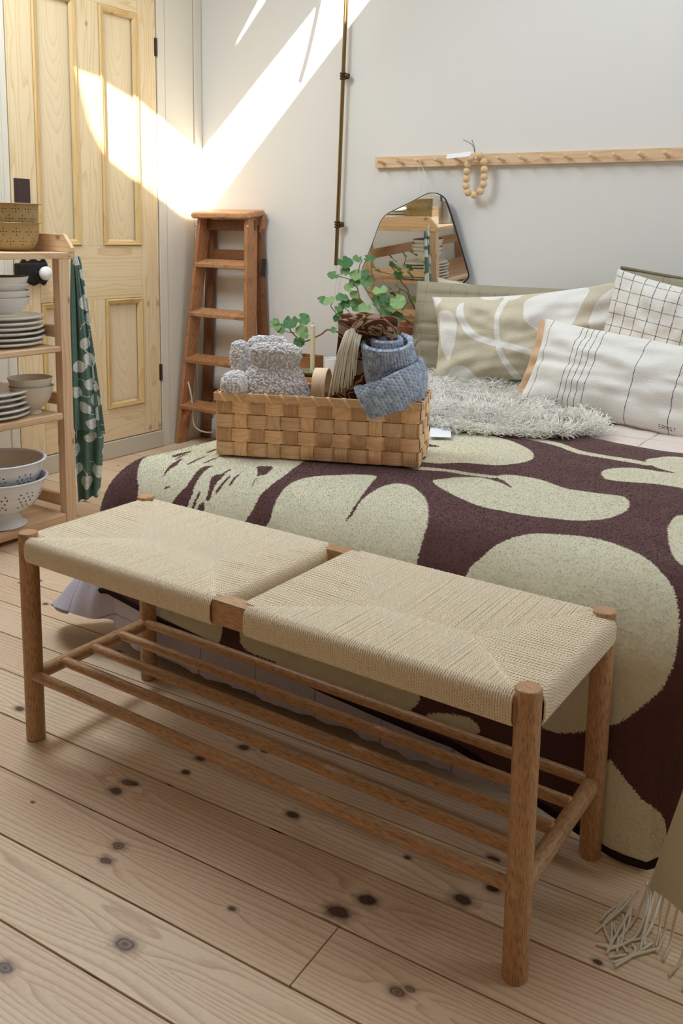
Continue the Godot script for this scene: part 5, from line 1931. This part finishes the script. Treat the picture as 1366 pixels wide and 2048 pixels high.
# ---------------------------------------------------------------- ladder
func ladder() -> void:
	var t := thing("step_ladder", "old worn wooden step ladder folded in the corner with flat top board", "ladder", Vector3(-2.005, 0, -1.9))
	t.rotation.x = -0.0885
	var leanl := atan2(0.074, 1.13)
	for s in [-1, 1]:
		var b := MB.new()
		var bs := Basis(Vector3(0, 0, 1), leanl * s)
		b.box(Vector3(s * 0.186, 0.5665, -0.036), Vector3(0.022, 1.136, 0.072), 0.002, bs, roff())
		part(t, "stile", b, M.ladder, "", false)
		for q in [[1.09, 0.012], [1.05, 0.004]]:
			var nb := MB.new()
			nb.lathe([PackedVector2Array([Vector2(0.006, 0), Vector2(0.005, 0.003), Vector2(0, 0.004)])], 10)
			for k in nb.v.size():
				nb.v[k] = Vector3(nb.v[k].x, -nb.v[k].z, nb.v[k].y) + Vector3(s * 0.1608 + s * 0.003, 1.085, 0.0)
				nb.n[k] = Vector3(nb.n[k].x, -nb.n[k].z, nb.n[k].y)
			if q[0] == 1.09: part(t, "bolt", nb, M.steel, "", false)
		# rear frame
		var p0 := Vector3(s * 0.205, 0.0, -0.19)
		var p1 := Vector3(s * 0.15, 1.10, -0.092)
		var d := (p1 - p0).normalized()
		var xx := Vector3(0, 0, 1).cross(d).normalized() * -1.0
		b = MB.new()
		b.box((p0 + p1) / 2, Vector3(0.05, p0.distance_to(p1), 0.024), 0.002, Basis(xx, d, xx.cross(d)), roff())
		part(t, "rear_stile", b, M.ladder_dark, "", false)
		# corner blocks under the lowest step
		b = MB.new()
		b.slab(pv([0.0, 0.0, 0.0, -0.09, 0.06, 0.0] if s < 0 else [0.0, 0.0, -0.06, 0.0, 0.0, -0.09]), 0.022, Transform3D(Basis.IDENTITY, Vector3(s * 0.206, 0.19, -0.03)), 0.001)
		part(t, "corner_block", b, M.ladder, "", false)
	for q in [[0.915, 0.317], [0.674, 0.349], [0.443, 0.379], [0.21, 0.41]]:
		var b := MB.new()
		b.box(Vector3(0, q[0] - 0.008, -0.034), Vector3(q[1] + 0.006, 0.02, 0.085), 0.003, Basis(Vector3.RIGHT, 0.33), roff())
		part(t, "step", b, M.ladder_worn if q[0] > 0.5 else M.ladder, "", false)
	var b := MB.new()
	var outline := rrect(0.362, 0.15, 0.022, 0.0, -0.01)
	b.slab(outline, 0.03, Transform3D(Basis(Vector3.RIGHT, -PI / 2 + 0.22), Vector3(0.002, 1.148, -0.045)), 0.009, 1.0, roff())
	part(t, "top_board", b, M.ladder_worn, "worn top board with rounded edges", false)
	b = MB.new()
	b.box(Vector3(0, 1.095, -0.055), Vector3(0.33, 0.05, 0.02), 0.002, Basis.IDENTITY, roff())
	part(t, "top_rail", b, M.ladder_dark, "", false)
	for s in [-1, 1]:
		b = MB.new()
		b.slab(pv([0.0, 0.0, 0.0, 0.075, -0.028, 0.075, -0.008, 0.0] if s < 0 else [0.0, 0.0, 0.008, 0.0, 0.028, 0.075, 0.0, 0.075]), 0.03, Transform3D(Basis.IDENTITY, Vector3(s * 0.163, 1.066, -0.095)), 0.002)
		part(t, "bracket", b, M.ladder, "", false)
	for y in [0.95, 0.25]:
		b = MB.new()
		b.box(Vector3(0, y, -0.105 - (0.95 - y) * 0.09), Vector3(0.3 + (0.95 - y) * 0.1, 0.062, 0.02), 0.002, Basis.IDENTITY, roff())
		part(t, "rear_rail", b, M.ladder_dark, "", false)
	b = MB.new()
	b.box(Vector3(0.186, 0.9, -0.105), Vector3(0.004, 0.085, 0.03), 0.001)
	part(t, "hinge_plate", b, M.black, "", false)
	b = MB.new()
	b.tube(curve3(p3([-0.195, 0.315, -0.03, -0.165, 0.27, -0.02, -0.155, 0.2, -0.03, -0.145, 0.10, -0.04, -0.1, 0.07, -0.07, -0.05, 0.085, -0.1, -0.02, 0.16, -0.12, -0.02, 0.22, -0.13]), 6), ff(0.0042), 8)
	part(t, "rope", b, M.rope, "pale stay rope", false)


# ---------------------------------------------------------------- on the back wall
func wall_things() -> void:
	var t := thing("peg_rail", "long pine peg rail fixed to the white wall above the bed", "peg rail", Vector3(-0.2, 1.365, -2.12))
	var b := MB.new()
	b.box(Vector3(-0.193, 1.366, -2.1095), Vector3(2.02, 0.047, 0.021), 0.0015, Basis.IDENTITY, Vector2(0.1, 0.02))
	part(t, "rail", b, M.pine_new)
	for x in [-1.159, -1.065, -0.970, -0.879, -0.786, -0.691, -0.596, -0.502, -0.411, -0.318, -0.22, -0.129, -0.035, 0.056, 0.15, 0.244]:
		b = MB.new()
		dowel(b, Vector3(x + 0.004, 1.361, -2.108), Vector3(x, 1.3695, -2.05), 0.0072, 12, 0.003)
		part(t, "peg", b, M.pine_new)

	t = thing("curtain_rod", "thin upright brass pole on the wall with two clips and a cord below", "rod", Vector3(-1.39, 1.5, -2.12))
	b = MB.new()
	b.tube(p3([-1.3535, 2.3, -2.085, -1.394, 0.915, -2.085]), ff(0.0085), 14)
	part(t, "pole", b, M.brass)
	for q in [[-1.370, 1.738], [-1.3886, 1.098]]:
		b = MB.new()
		for dy in [-0.011, 0.0, 0.011]: b.lathe([PackedVector2Array([Vector2(0.008, -0.005), Vector2(0.0135, -0.004), Vector2(0.0155, 0.0), Vector2(0.0135, 0.004), Vector2(0.008, 0.005)])], 16, Vector3(q[0], q[1] + dy, -2.085))
		b.tube(PackedVector3Array([Vector3(q[0], q[1], -2.085), Vector3(q[0] + 0.002, q[1], -2.119)]), ff(0.008), 10)
		b.lathe([PackedVector2Array([Vector2(0.009, -0.011), Vector2(0.013, -0.007), Vector2(0.013, 0.007), Vector2(0.009, 0.011)])], 12, Vector3(q[0] + 0.016, q[1], -2.092))
		part(t, "clip", b, M.brass_dark)
	b = MB.new()
	b.tube(curve3(p3([-1.394, 0.92, -2.086, -1.402, 0.85, -2.1, -1.416, 0.756, -2.104, -1.412, 0.665, -2.104, -1.391, 0.609, -2.104, -1.38, 0.5, -2.1]), 6), ff(0.0016), 6)
	part(t, "cord", b, M.string)

	# pebble shaped mirror leaning out a little on its cord
	var k := 0.05
	var dn := Vector3(0, -sin(atan(k)), cos(atan(k)))
	var upv := Vector3.RIGHT.cross(dn) * -1.0
	var org := Vector3(-1.0, 0.86, -2.105 + k * (0.86 - 0.55))
	var raw := pv([-0.923, 1.2315, -0.884, 1.2345, -0.846, 1.221, -0.8195, 1.184, -0.77, 1.05, -0.7251, 0.921, -0.722, 0.888, -0.743, 0.866, -0.85, 0.74, -0.965, 0.60, -1.0, 0.572, -1.035, 0.575, -1.0683, 0.594, -1.133, 0.68, -1.2407, 0.8226, -1.2564, 0.864, -1.2533, 0.8997, -1.21, 0.99, -1.162, 1.098, -1.146, 1.124, -1.118, 1.148, -1.06, 1.173, -0.9925, 1.2007])
	var ol := PackedVector2Array()
	for q in range(raw.size() - 1, -1, -1): ol.append(raw[q] - Vector2(org.x, org.y))
	ol = smooth(ol, 4)
	var tf := Transform3D(Basis(Vector3.RIGHT, -upv if upv.y < 0 else upv, dn), org)
	t = thing("mirror", "frameless pebble shaped mirror with thin black rim hanging by a cord", "mirror", org)
	b = MB.new()
	b.slab(ol, 0.009, tf, 0.001)
	var backing := part(t, "backing", b, M.black)
	var inner := PackedVector2Array()
	for q in ol.size():
		var d := (ol[(q + 1) % ol.size()] - ol[(q + ol.size() - 1) % ol.size()]).normalized()
		inner.append(ol[q] + Vector2(-d.y, d.x) * 0.0035)
	b = MB.new()
	b.slab(inner, 0.003, Transform3D(tf.basis, tf * Vector3(0, 0, 0.0045)), 0.0012)
	part(backing, "glass", b, M.mirror)
	b = MB.new()
	b.tube(p3([-0.962, 1.222, -2.088, -0.966, 1.376, -2.066]), ff(0.0012), 6)
	b.tube(p3([-0.966, 1.376, -2.066, -0.892, 1.225, -2.083]), ff(0.0012), 6)
	part(t, "hanging_cord", b, M.string)

	t = thing("bead_garland", "loop of round wooden beads with a white tag hung on the peg rail", "garland", Vector3(-0.70, 1.3, -2.07))
	var bd := [-0.736, 1.346, -0.739, 1.319, -0.741, 1.289, -0.741, 1.26, -0.731, 1.234, -0.701, 1.224, -0.674, 1.24, -0.662, 1.267, -0.66, 1.296, -0.661, 1.325, -0.664, 1.355, -0.678, 1.38, -0.716, 1.369]
	for q in range(0, bd.size(), 2):
		b = MB.new()
		var pr := PackedVector2Array()
		for s in 11: pr.append(Vector2(sin(PI * s / 10.0) * 0.0152, -cos(PI * s / 10.0) * 0.0152))
		b.lathe([pr], 18)
		var o := part(t, "bead", b, M.bead, "", false)
		o.position = Vector3(bd[q], bd[q + 1], -2.072 + (0.012 if q > 20 else 0.0)) - t.position
		o.rotation = Vector3(q * 0.7, q * 1.3, 0.4)
	b = MB.new()
	b.box(Vector3(-0.768, 1.3815, -2.05), Vector3(0.11, 0.022, 0.0012), 0.0003, Basis(Vector3(0, 0, 1), 0.07) * Basis(Vector3.RIGHT, -0.5))
	part(t, "price_tag", b, M.paper, "blank white paper tag")
	b = MB.new()
	b.tube(curve3(p3([-0.70, 1.388, -2.06, -0.705, 1.41, -2.058, -0.716, 1.425, -2.056, -0.752, 1.442, -2.055]), 5), ff(0.0011), 6)
	b.tube(curve3(p3([-0.70, 1.388, -2.06, -0.70, 1.41, -2.056, -0.712, 1.44, -2.053]), 5), ff(0.0011), 6)
	part(t, "string", b, M.dark_string)


# ---------------------------------------------------------------- beside the bed
func leaf(r: float, m: Material, t: Node3D, at: Vector3, nrm: Vector3, turn: float) -> void:
	var b := MB.new()
	var seg := 35
	var pts := PackedVector3Array()
	var uv := PackedVector2Array()
	for k in 4:
		for s in seg + 1:
			var an := TAU * s / seg
			var lobe := 1.0 + 0.045 * cos(an * 7.0) + 0.03 * cos(an * 21.0)
			# a notch where the stalk joins
			var nt := 1.0 - 0.55 * exp(-pow((an - PI) / 0.28, 2.0))
			var rr := r * k / 3.0 * (1.0 + (lobe * nt - 1.0) * k / 3.0)
			var z := 0.16 * r * pow(k / 3.0, 2.0) * (0.6 + 0.6 * cos(an * 5.0))
			pts.append(Vector3(cos(an) * rr, z, -sin(an) * rr))
			uv.append(Vector2(cos(an), sin(an)))
	b.grid(pts, 4, seg + 1, uv, 1.0, true)
	var o := part(t, "leaf", b, m, "", false)
	o.transform = Transform3D(Basis(Quaternion(Vector3.UP, nrm.normalized())) * Basis(Vector3.UP, turn), at - t.position)


func bedside() -> void:
	var t := thing("bedside_table", "small wooden bedside table mostly hidden behind the basket", "table", Vector3(-1.2, 0, -1.93))
	for k in 4:
		var b := MB.new()
		b.box(Vector3(-1.2, 0.432, -2.045 + 0.075 * k), Vector3(0.62, 0.022, 0.072), 0.002, Basis.IDENTITY, roff())
		part(t, "top_slat", b, M.ladder)
	for q in [[-1.48, -2.05], [-0.92, -2.05], [-1.48, -1.82], [-0.92, -1.82]]:
		var b := MB.new()
		b.box(Vector3(q[0], 0.21, q[1]), Vector3(0.035, 0.42, 0.035), 0.003, Basis.IDENTITY, roff())
		part(t, "leg", b, M.ladder)
	for z in [-2.05, -1.82]:
		var b := MB.new()
		b.box(Vector3(-1.2, 0.385, z), Vector3(0.54, 0.05, 0.018), 0.002, Basis.IDENTITY, roff())
		part(t, "apron", b, M.ladder)
	t = thing("wooden_box", "low brown wooden box behind the candle on the bedside table", "box", Vector3(-1.49, 0.4435, -2.0))
	for q in [[0.0, 0.03, 0.05, 0.11, 0.06, 0.008], [0.0, 0.03, -0.05, 0.11, 0.06, 0.008]]:
		var b := MB.new()
		b.box(Vector3(-1.49 + q[0], 0.4435 + q[1], -2.0 + q[2]), Vector3(q[3], q[4], q[5]), 0.0015, Basis.IDENTITY, roff())
		part(t, "side", b, M.ladder)
	for x in [-0.051, 0.051]:
		var b := MB.new()
		b.box(Vector3(-1.49 + x, 0.4735, -2.0), Vector3(0.008, 0.06, 0.092), 0.0015, Basis.IDENTITY, roff())
		part(t, "end", b, M.ladder)
	var bb := MB.new()
	bb.box(Vector3(-1.49, 0.4475, -2.0), Vector3(0.094, 0.006, 0.092), 0.001)
	part(t, "bottom", bb, M.ladder)

	t = crock("candle_dish", "round olive green dish under the tall candle", "dish", Vector3(-1.352, 0.4435, -1.86), [0.0, 0.0, 0.04, 0.0, 0.05, 0.006, 0.066, 0.018, 0.067, 0.021, 0.062, 0.02, 0.046, 0.01, 0.02, 0.008, 0.018, 0.022, 0.012, 0.022, 0.011, 0.008, 0.0, 0.007], M.dish)
	t = thing("candle", "tall thin cream candle standing in the green dish", "candle", Vector3(-1.352, 0.452, -1.86))
	var cb := MB.new()
	cb.lathe([PackedVector2Array([Vector2(0, 0), Vector2(0.0105, 0.0), Vector2(0.0105, 0.205), Vector2(0.008, 0.212), Vector2(0, 0.214)])], 18)
	var wax := part(t, "wax", cb, M.wax, "", false)
	cb = MB.new()
	cb.tube(p3([0, 0.212, 0, 0.002, 0.224, 0]), ff(0.001), 6)
	part(wax, "wick", cb, M.black, "", false)
	t = crock("cup", "small white cup between candle and brown throw", "cup", Vector3(-1.252, 0.4435, -1.87), [0.0, 0.0, 0.028, 0.0, 0.033, 0.004, 0.036, 0.03, 0.037, 0.082, 0.036, 0.084, 0.034, 0.082, 0.033, 0.03, 0.03, 0.006, 0.0, 0.005], M.porcelain)
	t = crock("saucer_stack", "cream dish glimpsed behind the scarf next to the plant pot", "dish", Vector3(-0.945, 0.4435, -1.97), [0.0, 0.0, 0.03, 0.0, 0.04, 0.12, 0.075, 0.185, 0.078, 0.19, 0.072, 0.188, 0.035, 0.12, 0.0, 0.11], M.stoneware)
	t = crock("plant_pot", "terracotta plant pot behind the brown throw on the bedside table", "pot", Vector3(-1.06, 0.4435, -1.93), [0.0, 0.0, 0.06, 0.0, 0.078, 0.16, 0.085, 0.16, 0.086, 0.2, 0.078, 0.202, 0.076, 0.165, 0.0, 0.16], M.terracotta)
	t = thing("geranium", "straggling green geranium with scalloped leaves growing before the mirror", "plant", Vector3(-1.06, 0.61, -1.93))
	var stems := [
		[-1.06, 0.6, -1.15, 0.655, -1.249, 0.637, -1.294, 0.645, -1.339, 0.621, -1.380, 0.600, -1.426, 0.582, -1.477, 0.598, -1.501, 0.627, -1.511, 0.639], [-1.430, 0.581, -1.461, 0.584],
		[-1.509, 0.611, -1.557, 0.617, -1.59, 0.65], [-1.07, 0.6, -1.09, 0.7, -1.115, 0.760, -1.130, 0.791, -1.153, 0.828, -1.170, 0.851], [-1.1, 0.62, -1.22, 0.66, -1.258, 0.703, -1.288, 0.743, -1.296, 0.764, -1.333, 0.769],
		[-1.283, 0.879, -1.181, 0.861], [-1.146, 0.896, -1.134, 0.934, -1.133, 0.949, -1.147, 0.955], [-1.167, 0.866, -1.200, 0.893, -1.205, 0.926], [-1.04, 0.6, -1.02, 0.68, -1.017, 0.743, -1.021, 0.777, -1.033, 0.817], [-0.99, 0.69, -0.979, 0.728, -0.980, 0.757],
		[-1.476, 0.526, -1.470, 0.558, -1.461, 0.576], [-1.14, 0.70, -1.118, 0.736, -1.107, 0.749], [-1.12, 0.77, -1.16, 0.79, -1.19, 0.77], [-1.17, 0.68, -1.2, 0.73, -1.235, 0.744]]
	var n := 0
	for q in stems:
		var p := PackedVector3Array()
		var rr := PackedFloat32Array()
		for k in range(0, q.size(), 2): p.append(Vector3(q[k], q[k + 1], -1.9 - (0.015 * (n % 3)) + 0.01 * sin(k * 1.3)))
		p = curve3(p, 5)
		for k in p.size(): rr.append((0.0042 if n in [0, 3, 8] else 0.0022) * (1.0 - 0.4 * k / p.size()))
		var b := MB.new()
		b.tube(p, rr, 8)
		part(t, "stem", b, M.stem)
		n += 1
	var lv := [-1.597, 0.658, -1.587, 0.640, -1.565, 0.626, -1.500, 0.662, -1.431, 0.681, -1.452, 0.626, -1.416, 0.611, -1.461, 0.576, -1.333, 0.769, -1.285, 0.769, -1.283, 0.879, -1.213, 0.937, -1.207, 0.899, -1.164, 0.885, -1.147, 0.955, -1.091, 0.957, -1.167, 0.854, -1.188, 0.832, -1.107, 0.863, -1.111, 0.894, -1.221, 0.786, -1.169, 0.801, -1.235, 0.744, -1.202, 0.762, -1.157, 0.757, -1.104, 0.749, -1.240, 0.722, -1.250, 0.692, -1.261, 0.646, -1.040, 0.827, -1.049, 0.781, -1.005, 0.795, -0.980, 0.771, -0.943, 0.786, -1.006, 0.735, -0.960, 0.712]
	var big := [0.7, 0.9, 0.9, 1.2, 1.0, 1.0, 0.8, 0.9, 0.9, 1.0, 0.9, 1.2, 0.8, 1.0, 0.7, 0.9, 1.0, 0.7, 1.0, 0.7, 1.0, 0.8, 0.8, 0.9, 1.1, 1.0, 0.6, 0.9, 0.5, 1.2, 0.9, 0.8, 1.2, 1.2, 1.1, 1.2]
	var kinds := [M.leaf, M.leaf_dark, M.leaf, M.leaf_pale]
	n = 0
	for k in range(0, lv.size(), 2):
		var up := 0.75 if n in [0, 8, 9, 10, 11, 14, 15, 20, 21, 23, 29] else 0.25
		leaf(0.0285 * big[n], kinds[(n * 7) % 4], t, Vector3(lv[k], lv[k + 1], -1.9 + 0.012 * sin(n * 2.3)), Vector3(0.45 + 0.35 * sin(n * 1.9), up + 0.25, 0.7 + 0.2 * cos(n * 2.7)), n * 1.7)
		n += 1


# ---------------------------------------------------------------- seen only in the mirror, or by its shadow
func unseen_side() -> void:
	var t := thing("cupboard", "large brown cupboard standing beyond the shelf, seen in the mirror", "cupboard", Vector3(-2.02, 0, 1.5))
	var bm := mat("brown_board", rgb(150, 96, 60), 0.7)
	var b := MB.new()
	b.box(Vector3(-2.02, 0.46, 1.5), Vector3(0.5, 0.92, 1.6), 0.004)
	part(t, "carcass", b, bm)
	b = MB.new()
	b.box(Vector3(-2.02, 0.94, 1.5), Vector3(0.53, 0.035, 1.64), 0.004)
	part(t, "worktop", b, M.dark_wall)
	# unseen cable, placed so that its curved shadow falls on the wall
	b = MB.new()
	b.tube(curve3(p3([-1.14, 2.69, -1.525, -1.165, 2.5, -1.525, -1.18, 2.40, -1.525, -1.235, 2.2, -1.525, -1.285, 2.06, -1.525]), 6), ff(0.013), 8)
	tag(part(self, "unseen_cable", b, M.black, "", false), "unseen hanging cable that casts the curved shadow", "cable")
